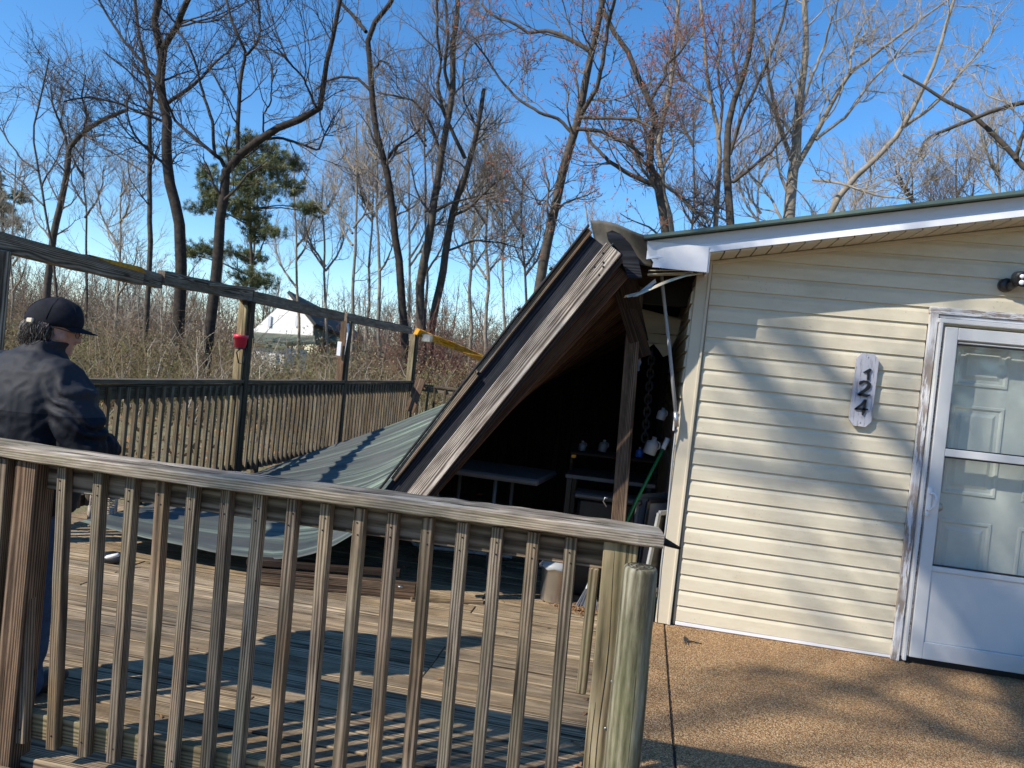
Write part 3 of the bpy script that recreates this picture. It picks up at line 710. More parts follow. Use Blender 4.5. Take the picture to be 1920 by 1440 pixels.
cr = thing('collapsed_roof', (-2, 5.5, 0), 'collapsed porch roof slanting from the house corner down to the deck, green metal on top', 'roof')
rows = []
for i in range(NU):
    r_ = []
    for j in range(NV):
        v_ = j/(NV-1); e = v_**.8
        p = FS[i].lerp(BS[i], e)
        u = i/(NU-1)
        rib = max(0, 1-abs(((v_*15) % 1)-.5)/.12)*.024
        p = p + Vector((0, 0, .02+rib + .008*math.sin(u*17+v_*6)*u + .016*math.sin(v_*11+u*3)*(u > .5)*(u-.5)*2))
        r_.append(p)
    rows.append(r_)
gridsheet('metal_sheet', rows, .004, 'metal_sheet', cr, base=(-2, 5.5, 0))
rows2 = [[p-Vector((0, 0, .03)) - Vector((0, 0, 0)) for p in r_[::12]] for r_ in rows]
rows2 = [[FS[i].lerp(BS[i], (.97*j/15)**.8)+Vector((0, 0, -.035)) for j in range(16)] for i in range(NU//2-2)]
gridsheet('roof_sheathing', rows2, .015, 'roof_underside', cr, base=(-2, 5.5, 0), smooth=False)
# front boards along the slope
ta, tb = at(1151, 466, YR-.03), at(757, 958, YR-.03)
dd = (tb-ta).normalized(); up = Vector((-dd.z, 0, dd.x)); up = up if up.z > 0 else -up
fb = board('fascia_board', ta, tb+dd*.12, .108, .04, 'fascia_wood', cr, c=.003, seg=12, jit=.002, seed=77)
for (s, o) in ((.06, .03), (.12, -.02), (.15, .02), (.10, -.005), (.17, -.03)):
    q = ta+dd*s+up*o
    lathe('nail', [(.006, 0), (.006, .003)], 'rubber', fb, n=8, M=T(q+Vector((0, -.021, 0))) @ Matrix.Rotation(R(90), 4, 'X'))
board('sub_fascia', ta+up*.115+dd*.02+Vector((0, .045, 0)), tb+up*.115+Vector((0, .045, 0)), .13, .035, 'recess_black', cr)
board('drip_edge', ta+up*.175+dd*-.0+Vector((0, .01, 0)), ta+up*.175+dd*1.05+Vector((0, .012, 0)), .035, .02, 'beam_wood', cr)
board('drip_edge', ta+up*.172+dd*1.07+Vector((0, .0, 0)), tb+up*.172+dd*-.1+Vector((0, .012, 0)), .035, .02, 'beam_wood', cr)
board('metal_edge', ta+up*.200+dd*-.02+Vector((0, .0, 0)), tb+up*.200, .012, .03, 'rubber', cr)
for s in (.32, .62): lathe('roof_screw', [(.010, 0), (.012, .012), (.006, .02)], 'rubber', cr, n=8, M=T(ta+up*.21+dd*s))
board('trim_strip', ta-up*.072+dd*.02+Vector((0, .03, 0)), tb-up*.072+Vector((0, .03, 0)), .022, .05, 'dark_lumber', cr)
# rafters below, fanning between the front slope and the back slope
for k in range(9):
    e = (.03, .10, .18, .27, .36, .46, .57, .69, .82)[k]
    a = FS[0].lerp(BS[0], e); m_ = FS[NU//2-4].lerp(BS[NU//2-4], e); z_ = FS[-8].lerp(BS[-8], e)
    off = Vector((.0, 0, -.10))
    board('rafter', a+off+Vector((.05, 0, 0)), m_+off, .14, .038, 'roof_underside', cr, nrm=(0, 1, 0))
for u in (3, 9, 15):
    board('purlin', FS[u]+Vector((0, .05, -.055)), FS[u].lerp(BS[u], .95)+Vector((0, 0, -.055)), .085, .035, 'roof_underside', cr, nrm=(0, 0, 1))
sg = at(1165, 500, YR+.15)
for (p0, p1, m) in (((1152, 500), (1206, 668), 'dark_lumber'), ((1172, 520), (1200, 640), 'dark_lumber'), ((1160, 480), (1190, 560), 'dark_lumber')):
    board('broken_rafter', at(*p0, YR+.30), at(*p1, YR+.55), .11, .04, m, cr)
board('lintel', at(1160, 470, YR+.3), at(1240, 500, 4.9), .18, .06, 'dark_lumber', cr)
# sill timber lying on the deck under the sheet
tm = thing('fallen_timber', (-1.8, 4.55, 0), 'dark fallen timber lying on the deck along the edge of the roof sheet', 'timber')
board('timber', atz(470, 1082, .05)+Vector((0, .05, 0)), atz(775, 1112, .05)+Vector((0, .05, 0)), .09, .075, 'brown_post', tm)
board('timber', atz(440, 1062, .13)+Vector((0, .16, 0)), atz(735, 1086, .13)+Vector((0, .16, 0)), .04, .085, 'dark_lumber', tm)
lathe('timber_washer', [(.018, 0), (.018, .005)], 'steel', tm, n=12, M=T(atz(751, 1100, .10)))
tb2 = thing('loose_plank', atz(900, 1122, .02), 'short thin broken plank lying on the deck in front of the dark opening', 'plank')
board('plank', atz(770, 1122, .012), atz(905, 1127, .012), .07, .02, 'deck_wood', tb2, nrm=(0, 0, 1), seg=5, jit=.004)

# bent roof flap standing up at the house corner
G = []
tl, tr = at(1107, 413, 4.95), at(1216, 441, 4.52); bl, brr = at(1120, 482, 4.80), at(1224, 500, 4.60)
for i in range(22):
    u = i/21; r_ = []
    for j in range(12):
        v_ = j/11
        p = tl.lerp(tr, u).lerp(bl.lerp(brr, u), v_)
        p.z += .075*(u**.5-u)*1.2*(1-v_) * -0 + (.035*math.sin(u*math.pi*1.0)*math.cos(u*2.2))*(1-v_)
        p.y += .07*math.sin(v_*2.6)*(1-u*.6)+.02*math.sin(u*7)
        r_.append(p)
    G.append(r_)
fl = tag(gridsheet('bent_flashing', G, .004, 'flashing', None, base=tl), 'torn brown metal roof flap standing up at the house corner', 'flashing')
nn = thing('roof_corner_framing', at(1200, 490, 4.8), 'broken framing and a slab of painted shade inside the torn roof corner', 'framing')
slab('beam', [at(1137, 436, 4.5), at(1148, 432, 4.5), at(1163, 438, 4.5), at(1182, 458, 4.5), at(1196, 482, 4.5), at(1204, 520, 4.5), at(1178, 520, 4.5), at(1158, 470, 4.5), at(1139, 446, 4.5)], .10, 'recess_black', nn, nrm=(0, -1, 0))  # solid slab standing for the black hole in the torn corner
slab('felt', [at(1165, 455, 5.0), at(1222, 470, 4.72), at(1235, 520, 4.95), at(1180, 560, 5.1)], .01, 'dark_lumber', nn)
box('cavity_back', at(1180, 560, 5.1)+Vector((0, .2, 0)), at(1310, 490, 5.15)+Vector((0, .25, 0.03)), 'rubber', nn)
for i, (a, b) in enumerate((((1216, 506), (1300, 508)), ((1214, 513), (1292, 512)))):
    slab('torn_soffit', [at(a[0], a[1], 4.62), at(b[0], b[1]-2, 4.62), at(b[0], b[1]+2, 4.72), at(a[0], a[1]+3, 4.80)], .006, 'soffit_vinyl', nn)
hs_ = thing('hanging_soffit', at(1318, 512, 4.6), 'loose soffit strip hanging down to a point below the eave box', 'soffit')
G = []
cl = [(1318, 513), (1285, 519), (1255, 529), (1228, 541), (1200, 553), (1176, 558)]
for i, (px, py) in enumerate(cl):
    a = at(px, py, 4.60-.02*i); wdt = (.02, .06, .09, .10, .09, .02)[i]
    G.append([a+Vector((-.006*j*i*.2, wdt*j/3*1.2, .012*math.sin(j*1.2)+wdt*j/3*.25)) for j in range(4)])
gridsheet('soffit_strip', G, .003, 'soffit_vinyl', hs_, base=at(1318, 512, 4.6))
slab('soffit_shard', [at(1228, 523, 4.7), at(1230, 530, 4.7), at(1195, 556, 4.62), at(1186, 557, 4.62)], .004, 'white_shade', hs_)
# hanging flap of siding at the far side
sf = thing('torn_siding_flap', at(1235, 620, 5.6), 'hanging flap of tan siding with torn lower edge inside the porch', 'siding')
yy = 5.6
edges = [([(1186, 575), (1290, 600)], [(1184, 596), (1277, 600)]), ([(1184, 596), (1277, 600)], [(1190, 622), (1270, 628)]), ([(1190, 622), (1270, 630)], [(1188, 640), (1262, 646)]), ([(1188, 640), (1262, 646)], [(1187, 660), (1254, 665)])]
for i, (tp_, bt) in enumerate(edges):
    a, b = at(*tp_[0], yy+.01), at(*tp_[1], yy+.01); c_, d_ = at(*bt[0], yy-.012), at(*bt[1], yy-.012)
    poly = [a, b, d_]
    if i == 3:
        for k, f in enumerate((.85, .7, .55, .42, .25, .12)): poly.append(d_.lerp(c_, 1-f)+Vector((0, 0, (-.02, .03, .07, .04, -.005, -.01)[k])))
    poly.append(c_)
    slab('siding_board', poly, .006, 'siding', sf, nrm=(0, -1, 0))
# porch post
pp = thing('porch_post', (-.16, 5.0, 0), 'brown wooden post standing in the dark opening under the fallen roof', 'post')
a, b = at(1192, 560, 4.95), at(1160, 970, 4.95); d = (a-b)
board('post', b+d*((0-b.z)/d.z), b+d*((2.1-b.z)/d.z), .092, .09, 'brown_post', pp, nrm=(0, 1, 0), c=.004, seg=6, jit=.002)
tube('cup_hook', [at(1137, 950, 4.93), at(1131, 940, 4.9), at(1134, 933, 4.88), at(1139, 934, 4.92)], .004, 'white_plastic', pp, n=6)
# conduit
cd = thing('conduit_pipe', at(1268, 800, 4.78), 'thin grey metal conduit leaning beside the house corner, ending in a clamp', 'pipe')
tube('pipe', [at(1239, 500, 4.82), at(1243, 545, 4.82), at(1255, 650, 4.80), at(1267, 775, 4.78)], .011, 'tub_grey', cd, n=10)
tube('pipe_core', [at(1267, 772, 4.78), at(1268, 800, 4.78)], .016, 'steel', cd, n=10)
box('clamp_plate', at(1261, 808, 4.77), at(1264, 776, 4.785)+Vector((.012, .01, 0)), 'white_metal', cd)
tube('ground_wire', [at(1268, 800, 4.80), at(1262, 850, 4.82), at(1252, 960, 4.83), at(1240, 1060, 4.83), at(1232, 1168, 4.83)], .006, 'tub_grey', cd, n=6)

# ------------------------------------------------------------------ things under the roof
bw = thing('added_partition', (-1.2, 8.7, 0), 'added dark board partition keeping the opening under the fallen roof dark', 'partition')
slab('partition_sheet', [(-3.4, 8.33, 0), (.3, 8.33, 0), (.3, 8.33, 2.1), (-.3, 8.33, 2.0), (-3.4, 8.33, .42)], .02, 'rubber', bw, nrm=(0, -1, 0))  # added wall, keeps daylight out of the opening under the roof
for k in range(15):
    x = -2.75+k*.2
    zt = 1.97+(x+.3)*.48 if x < -.3 else 2.15
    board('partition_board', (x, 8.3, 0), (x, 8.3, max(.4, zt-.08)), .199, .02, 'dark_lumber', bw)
slab('partition_cover', [(-.30, 8.25, 2.05), (.30, 8.25, 2.2), (.30, 4.95, 2.25), (-.28, 4.8, 2.2)], .03, 'dark_lumber', bw, nrm=(0, 0, 1))  # added cover, stops light entering between fallen roof and house
ft = thing('folding_table', (-1.0, 5.7, 0), 'grey folding table with rounded edge standing in the dark under the roof', 'table')
tl_ = atz(855, 884, .72); tr_ = atz(1010, 906, .72)
ta_, tb_ = Vector((tl_.x-.25, tl_.y+.02, .72)), Vector((tr_.x, tr_.y, .72))
dv_ = (tb_-ta_).normalized(); pe = Vector((-dv_.y, dv_.x, 0))
mid = (ta_+tb_)/2+pe*.30
board('table_top', ta_+pe*.3, tb_+pe*.3, .62, .045, 'dim_plastic', ft, nrm=(0, 0, 1), c=.015)
for (s, t_) in ((.12, .06), (.12, .54), (.62, .06), (.62, .54)):
    p = ta_+dv_*((tb_-ta_).length*s)+pe*t_
    tube('leg', [p+Vector((0, 0, -.03)), Vector((p.x, p.y, .01))], .014, 'dim_plastic', ft, n=8)
for s in (.12, .62):
    p = ta_+dv_*((tb_-ta_).length*s)
    tube('leg_brace', [Vector((p.x, p.y, .18))+pe*.06, Vector((p.x, p.y, .18))+pe*.54], .012, 'dim_plastic', ft, n=8)
cg = thing('camp_chair', (-1.3, 5.7, 0), 'bent tube chair frame with mesh seat lying under the folding table', 'chair')
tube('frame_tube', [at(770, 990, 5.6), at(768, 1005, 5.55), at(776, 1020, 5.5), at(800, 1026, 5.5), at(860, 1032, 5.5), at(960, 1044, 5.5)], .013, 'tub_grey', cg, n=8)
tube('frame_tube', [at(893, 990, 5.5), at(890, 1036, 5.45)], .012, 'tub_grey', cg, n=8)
for k in range(7):
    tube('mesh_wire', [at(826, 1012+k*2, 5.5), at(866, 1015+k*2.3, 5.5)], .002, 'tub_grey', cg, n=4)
for k in range(8):
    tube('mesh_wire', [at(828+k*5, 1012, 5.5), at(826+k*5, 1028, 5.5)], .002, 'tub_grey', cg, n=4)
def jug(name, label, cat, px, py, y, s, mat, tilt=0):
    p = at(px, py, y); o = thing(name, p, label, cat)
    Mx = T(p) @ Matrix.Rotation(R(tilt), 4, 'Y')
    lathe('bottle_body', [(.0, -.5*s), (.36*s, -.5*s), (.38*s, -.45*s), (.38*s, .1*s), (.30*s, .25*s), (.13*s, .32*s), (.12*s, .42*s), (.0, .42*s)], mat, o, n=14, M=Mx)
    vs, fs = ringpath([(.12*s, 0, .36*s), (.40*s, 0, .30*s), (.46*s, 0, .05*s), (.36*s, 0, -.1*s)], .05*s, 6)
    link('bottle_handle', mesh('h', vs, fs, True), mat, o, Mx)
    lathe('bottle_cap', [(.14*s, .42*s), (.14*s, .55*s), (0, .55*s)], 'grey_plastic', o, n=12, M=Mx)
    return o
shf = thing('tool_bench', (-.3, 5.75, 0), 'dark metal work bench cluttered with bottles beside the brown post', 'bench')
b0, b1 = at(1060, 888, 5.35), at(1196, 912, 5.35)
box('bench_top', (b0.x, 5.35, b0.z-.03), (b1.x+.12, 5.9, b0.z), 'dim_steel', shf)
for x in (b0.x+.03, b1.x+.08):
    for y in (5.4, 5.85): box('leg', (x-.02, y-.02, 0), (x+.02, y+.02, b0.z-.03), 'black_plastic', shf)
s0 = at(1070, 846, 5.5)
box('shelf', (s0.x, 5.5, s0.z-.02), (.14, 5.85, s0.z), 'dark_lumber', shf)
box('shelf_side', (s0.x, 5.52, b0.z), (s0.x+.02, 5.83, s0.z-.02), 'dark_lumber', shf)
box('shelf_side', (.12, 5.52, b0.z), (.14, 5.83, s0.z-.02), 'dark_lumber', shf)
jug('white_bottle', 'white plastic jug on the shelf left of the brown post', 'bottle', 1131, 836, 5.6, .085, 'dim_plastic', 8)
jug('round_jar', 'pale green round jar at the left end of the dark shelf', 'jar', 1092, 836, 5.6, .07, 'dim_plastic')
jug('blue_bottle', 'blue bottle on the shelf right of the brown post', 'bottle', 1199, 848, 5.6, .07, 'blue_plastic')
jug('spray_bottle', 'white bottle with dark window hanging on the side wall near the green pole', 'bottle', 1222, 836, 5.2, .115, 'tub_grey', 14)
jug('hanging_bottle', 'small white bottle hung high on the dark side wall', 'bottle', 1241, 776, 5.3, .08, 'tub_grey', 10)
box_ = tag(box('brass_box', at(1071, 858, 5.5), at(1080, 853, 5.5)+Vector((0, .04, .0)), 'fresh_break'), 'tiny bright yellow object on the dark shelf', 'box')
gb = thing('storage_tub', (-.2, 5.25, 0), 'large dark storage tub with a lid under the work bench', 'tub')
tp0, tp1 = at(1078, 922, 5.2), at(1196, 940, 5.2)
box('tub_body', (tp0.x+.03, 5.15, .0), (tp1.x+.0, 5.32, tp0.z-.03), 'black_plastic', gb, c=.02)
box('tub_lid', (tp0.x, 5.12, tp0.z-.03), (tp1.x+.03, 5.34, tp0.z+.01), 'dim_steel', gb, c=.012)
gp = thing('green_pole', atz(1165, 985, .4), 'long green pole with a white grip leaning against the side wall', 'pole')
tube('shaft', [at(1150, 1030, 5.0), at(1195, 935, 5.1), at(1244, 841, 5.2)], .011, 'green_paint', gp, n=8)
tube('grip', [at(1243, 842, 5.2), at(1252, 822, 5.22)], .017, 'white_plastic', gp, n=8)
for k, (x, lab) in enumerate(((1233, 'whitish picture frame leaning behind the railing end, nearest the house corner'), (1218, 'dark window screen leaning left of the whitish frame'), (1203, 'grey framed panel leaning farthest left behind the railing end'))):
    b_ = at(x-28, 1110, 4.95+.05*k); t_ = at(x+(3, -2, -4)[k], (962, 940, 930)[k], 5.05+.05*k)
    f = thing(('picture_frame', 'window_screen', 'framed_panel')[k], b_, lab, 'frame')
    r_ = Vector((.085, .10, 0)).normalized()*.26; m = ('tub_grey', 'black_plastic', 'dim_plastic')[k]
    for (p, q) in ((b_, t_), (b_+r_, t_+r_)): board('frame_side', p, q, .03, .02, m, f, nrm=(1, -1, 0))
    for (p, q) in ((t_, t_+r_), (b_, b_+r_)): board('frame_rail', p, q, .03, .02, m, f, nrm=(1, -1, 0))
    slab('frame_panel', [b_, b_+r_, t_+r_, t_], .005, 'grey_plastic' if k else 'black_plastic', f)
ch_ = thing('hanging_chain', at(1215, 690, 5.2), 'dark knotted chain hanging inside below the torn siding', 'chain')
for k in range(14):
    p = at(1222-k*1.0, 664+k*12, 5.3); vs, fs = ringpath([p+Vector((math.cos(q)*.022*(k % 2), math.cos(q)*.022*(1-k % 2), math.sin(q)*.035))-p for q in np.linspace(0, 2*math.pi, 9)], .008, 5)
    link('chain_link', mesh('chain_link', vs, fs, True), 'rubber', ch_, T(p))
bag = thing('white_plastic_rag', at(1190, 690, 5.0), 'crumpled pale plastic scrap caught behind the brown post', 'plastic scrap')
bm_v, bm_f = [], []
rr = random.Random(8)
for i in range(5):
    for j in range(4): bm_v.append((i*.016-.03+rr.uniform(-.006, .006), rr.uniform(-.015, .015), .05-j*.028-i*.006+rr.uniform(-.006, .006)+.01*i))
for i in range(4):
    for j in range(3): bm_f.append((i*4+j, i*4+j+1, (i+1)*4+j+1, (i+1)*4+j))
link('scrap', mesh('scrap', bm_v, bm_f), 'grey_plastic', bag, T(at(1190, 690, 4.98)))
# pail with blue cup, brush
pl = Vector((-.46, 4.98, 0)); 
pl_o = thing('metal_pail', pl, 'shiny galvanized pail with a clear plastic cover at the edge of the shade', 'pail')
lathe('pail_body', [(.075, .003), (.085, .0), (.088, .01), (.094, .23), (.098, .235), (.094, .24), (.088, .235), (.082, .02), (0, .02)], 'galvanized', pl_o, pl, n=32)
G = []
for i in range(17):
    an = 2*math.pi*i/16; G.append([pl+Vector((math.cos(an)*r_, math.sin(an)*r_, z+.008*math.sin(i*2.7+j))) for j, (r_, z) in enumerate(((.115, .225), (.098, .25), (.07, .275), (.005, .28)))])
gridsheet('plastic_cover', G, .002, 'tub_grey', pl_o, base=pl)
cu = Vector((-.47, 4.96, .28)); cuo = thing('blue_cup', cu, 'small blue cup standing on the covered metal pail', 'cup')
lathe('cup', [(.022, 0), (.026, .055), (.023, .055), (.02, .005), (0, .005)], 'blue_plastic', cuo, cu, n=18)
bc = atz(1100, 1140, 0)
bs = thing('hand_broom', bc, 'grey bristled hand broom with white handle standing on its bristles', 'broom')
rr = random.Random(9)
vs, fs = [], []
for k in range(130):
    a_ = rr.uniform(-1, 1); b_ = rr.uniform(-1, 1)
    p0 = Vector((a_*.075, b_*.02, 0)); p1 = Vector((a_*.028+.012, b_*.012, .135)); o = len(vs); q = Vector((.0016, 0, 0)); q2 = Vector((0, .0016, 0))
    vs += [p0-q, p0+q, p0+q2, p1-q, p1+q, p1+q2]; fs += [(o, o+1, o+4, o+3), (o+1, o+2, o+5, o+4), (o+2, o, o+3, o+5)]
bo = link('bristles', mesh('bristles', vs, fs), 'grey_plastic', bs, T(bc)); bo['kind'] = 'stuff'
slab('broom_head', [bc+Vector(p) for p in ((-.02, -.02, .13), (.055, -.02, .13), (.045, -.02, .175), (-.005, -.02, .175))], .04, 'white_plastic', bs, nrm=(0, -1, 0))
tube('broom_handle', [bc+Vector((.03, 0, .17)), bc+Vector((.045, 0, .21)), bc+Vector((.035, 0, .25)), bc+Vector((.01, 0, .26))], .013, 'white_plastic', bs, n=8)
# little things on the deck at left
sh = thing('black_gadget', atz(212, 1050, .03), 'small glossy black object lying under the edge of the roof sheet', 'object')
lathe('shell', [(.0, 0), (.06, .0), (.075, .02), (.06, .045), (.02, .06), (0, .06)], 'black_plastic', sh, n=18, M=T(atz(212, 1052, .0)) @ Matrix.Scale(1.5, 4, (1, 0, 0)))
tube('shell_ridge', [atz(200, 1045, .06), atz(222, 1040, .09)], .012, 'white_shade', sh, n=6)
wb = atz(180, 985, 0)
wb = Vector((-3.85, 5.15, 0))
wc = thing('wicker_chair', wb, 'tan wicker chair back showing behind the person, between the balusters', 'chair')
def wick(x0, x1, z0, z1, y):
    for k in range(int((z1-z0)/.017)):
        z = z0+k*.017; pts = [(x0+(x1-x0)*i/10, y+.006*(1 if (i+k) % 2 else -1), z) for i in range(11)]
        tube('wicker_strand', pts, .0065, 'wicker', wc, n=5)
    for x in (x0, (x0+x1)/2, x1): tube('stake', [(x, y, z0-.0), (x, y, z1)], .012, 'wicker', wc, n=6)
pA, pB = at(168, 972, 5.15), at(214, 915, 5.15)
wick(pA.x, pB.x+.03, max(.02, pA.z), pB.z+.03, 5.15)
tube('leg', [(pA.x, 5.15, 0), (pA.x, 5.15, pA.z+.1)], .018, 'wicker', wc, n=8); tube('leg', [(pB.x, 5.15, 0), (pB.x, 5.15, pA.z+.1)], .018, 'wicker', wc, n=8)
box('seat', (pA.x-.02, 5.18, .30), (pB.x+.03, 5.6, .34), 'rubber', wc)
# white paper at the foot of the railing
pr = thing('paper_sheet', (-1.62, 2.10, 0), 'bright white crumpled paper sheet at the bottom of the railing', 'paper')
a = atz(238, 1412, .03); b = atz(330, 1430, .03)
slab('sheet', [Vector((-1.60, 2.20, .06)), Vector((-1.36, 2.20, .035)), Vector((-1.42, 2.02, .02)), Vector((-1.66, 2.02, .03))], .006, 'white_plastic', pr, nrm=(0, -.2, 1))
slab('sheet_side', [Vector((-1.60, 2.20, .055)), Vector((-1.66, 2.02, .025)), Vector((-1.66, 2.02, .004)), Vector((-1.60, 2.20, .004))], .006, 'white_plastic', pr, nrm=(-1, 0, 0))
# tub at the right edge
tc_ = Vector((2.45, 4.42, 0))
tbo = thing('planter_tub', tc_, 'grey plastic tub with a thick rolled rim at the right edge of the slab', 'tub')
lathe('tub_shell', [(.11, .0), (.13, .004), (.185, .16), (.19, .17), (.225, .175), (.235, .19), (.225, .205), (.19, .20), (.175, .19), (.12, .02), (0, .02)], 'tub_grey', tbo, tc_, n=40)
# twig on the slab
tw = thing('twig', atz(1290, 1202, .0), 'small dark twig with curled leaf on the brown slab near the house corner', 'twig')
tube('stem', [atz(1283, 1196, .015), atz(1290, 1202, .012), atz(1300, 1203, .01), atz(1316, 1207, .006)], [.007, .006, .004, .002], 'rubber', tw, n=5)
tube('side_stem', [atz(1287, 1200, .01), atz(1284, 1206, .006)], .003, 'rubber', tw, n=4)
slab('curled_leaf', [atz(1283, 1192, .02), atz(1290, 1198, .006), atz(1286, 1205, .02), atz(1281, 1200, .03)], .002, 'rubber', tw)
# leaf litter along the deck edge and scattered leaves
def litter(name, pts_fn, n, size, mat, seed, label=None, cat=None):
    rr = random.Random(seed); vs, fs = [], []
    for k in range(n):
        c = Vector(pts_fn(rr)); s = size*rr.uniform(.5, 1.3)
        e = Euler((rr.uniform(-.6, .6), rr.uniform(-.6, .6), rr.uniform(0, 6.3))).to_matrix(); o = len(vs)
        for (x, y, z) in ((-1, 0, 0), (0, -.42, .18), (1, 0, .1), (0, .42, .2)): vs.append(c+e @ Vector((x*s, y*s, z*s+.35*s)))
        fs += [(o, o+1, o+2), (o, o+2, o+3)]
    return tag(link(name, mesh(name, vs, fs), mat), label, cat, None, 'stuff')
litter('leaf_litter', lambda r_: (r_.gauss(-.06, .03), r_.uniform(2.5, 5.0), .0), 420, .016, 'leaf_dry', 1)
litter('leaf_litter', lambda r_: (r_.gauss(-.27, .07), r_.gauss(4.86, .05), .0), 260, .016, 'leaf_dry', 2)
litter('leaf_scraps', lambda r_: (r_.uniform(-2.4, -.2), r_.uniform(2.6, 5.2), .0), 46, .012, 'leaf_dry', 3)
litter('leaf_scraps', lambda r_: (r_.uniform(.1, 3.0), r_.uniform(2.4, 4.8), .0), 22, .009, 'leaf_dry', 4)
litter('leaf_litter', lambda r_: (r_.uniform(-1.9, -1.0), r_.uniform(5., 6.2), .0), 60, .035, 'leaf_dry', 5)
litter('wall_litter', lambda r_: (r_.uniform(.3, 2.9), 4.80-abs(r_.gauss(0, .03)), .0), 150, .008, 'leaf_dry', 7)
litter('sheet_leaves', lambda r_: (r_.uniform(-3.4, -2.2), r_.uniform(4.6, 5.6), .15), 26, .018, 'leaf_dry', 8)
litter('slab_litter', lambda r_: (r_.gauss(.264, .007), r_.uniform(2.9, 4.75), -.006), 420, .007, 'rubber', 6)

# ------------------------------------------------------------------ person
def ellips(c, r_, rot=None, n=20, m=12):
    vs, fs = [], []; c = Vector(c); rot = rot or Matrix.Identity(3)
    for i in range(m+1):
        th_ = math.pi*i/m
        for k in range(n):
            ph = 2*math.pi*k/n; vs.append(c+rot @ Vector((r_[0]*math.sin(th_)*math.cos(ph), r_[1]*math.sin(th_)*math.sin(ph), r_[2]*math.cos(th_))))
    for i in range(m):
        for k in range(n): fs.append((i*n+k, (i+1)*n+k, (i+1)*n+(k+1) % n, i*n+(k+1) % n))
    return vs, fs
def limb(pts, rad, n=16):
    out = []
    P = [Vector(p) for p in pts]
    vs, fs = ringpath(P, rad, n); out.append((vs, fs))
    for p, r_ in zip(P, rad): out.append(ellips(p, (r_,)*3, n=14, m=8))
    return out
def loft(rings, n=28):
    vs, fs = [], []
    for (z, cx, cy, rx, ry) in rings:
        for k in range(n):
            an = 2*math.pi*k/n; c_, s_ = math.cos(an), math.sin(an)
            vs.append(Vector((cx+rx*math.copysign(abs(c_)**.85, c_), cy+ry*math.copysign(abs(s_)**.85, s_), z)))
    for i in range(len(rings)-1):
        for k in range(n): fs.append((i*n+k, i*n+(k+1) % n, (i+1)*n+(k+1) % n, (i+1)*n+k))
    fs.append(tuple(n-1-k for k in range(n))); fs.append(tuple((len(rings)-1)*n+k for k in range(n)))
    return vs, fs
def fuse(name, parts, voxel, mat, parent, M, smooth=4, disp=None):
    vs, fs = [], []
    for v_, f_ in parts:
        o = len(vs); vs += v_; fs += [tuple(o+i for i in q) for q in f_]
    me = mesh(name+'_src', vs, fs); tmp = bpy.data.objects.new(name+'_src', me); COL.objects.link(tmp)
    md = tmp.modifiers.new('r', 'REMESH'); md.mode = 'VOXEL'; md.voxel_size = voxel
    if smooth:
        ms = tmp.modifiers.new('s', 'SMOOTH'); ms.iterations = smooth; ms.factor = .5
    dg = bpy.context.evaluated_depsgraph_get(); ev = tmp.evaluated_get(dg)
    out = bpy.data.meshes.new_from_object(ev); bpy.data.objects.remove(tmp)
    if disp:
        for v_ in out.vertices:
            v_.co = v_.co + v_.normal*disp(v_.co)
    out.shade_smooth(); out.name = name; out.materials.clear()
    return link(name, out, mat, parent, M)
pbase = at(48, 850, 2.66); pbase.z = 0
per = thing('person', pbase, 'person in a black cap and dark navy jacket, seen from behind, looking down', 'person')
MP = T(pbase) @ Matrix.Rotation(R(-14), 4, 'Z')
HC = Vector((.042, .045, 1.482))                      # head centre, in the person's own axes
RH = (Matrix.Rotation(R(-56), 3, 'Z') @ Matrix.Rotation(R(-12), 3, 'X'))
def hp_(x, y, z): return HC + RH @ Vector((x, y, z))
def HE(c, r_): return ellips(hp_(*[q*.95 for q in c]), tuple(q*.95 for q in r_), RH)
parts = [loft([(.80, 0, 0, .15, .11), (.95, 0, 0, .165, .12), (1.1, 0, .0, .15, .11), (1.25, 0, 0, .17, .115), (1.33, 0, 0, .13, .09), (1.38, .01, .01, .06, .06)])]
parts += limb([(.02, .01, 1.33), (.05, .03, 1.42)], [.055, .052])
parts += [HE((0, 0, .02), (.074, .094, .10)), HE((0, .035, -.045), (.055, .060, .062)), HE((0, .068, -.085), (.030, .028, .026)), HE((0, .096, -.018), (.013, .020, .026)),
          HE((0, .108, -.030), (.014, .013, .012)), HE((0, .082, -.058), (.024, .014, .009)), HE((0, .084, -.070), (.022, .012, .009)), HE((.045, .045, -.03), (.024, .034, .03)), HE((-.045, .045, -.03), (.024, .034, .03)),
          HE((.076, -.008, -.005), (.010, .022, .034)), HE((-.076, -.008, -.005), (.010, .022, .034)), HE((0, .080, .030), (.055, .018, .014))]
armR = [(.20, -.005, 1.285), (.285, .02, 1.03), (.17, .235, 1.01)]; armL = [(-.20, -.005, 1.285), (-.285, .02, 1.03), (-.15, .235, 1.03)]
for A_ in (armR, armL): parts += limb([A_[0], A_[1], A_[2]], [.05, .04, .028])
for sgn, x in ((1, .09), (-1, -.09)):
    parts += limb([(x, 0, .84), (x*1.05, .01, .47), (x*1.1, -.01, .09)], [.085, .06, .04]); parts.append(ellips((x*1.15, .05, .04), (.04, .11, .035)))
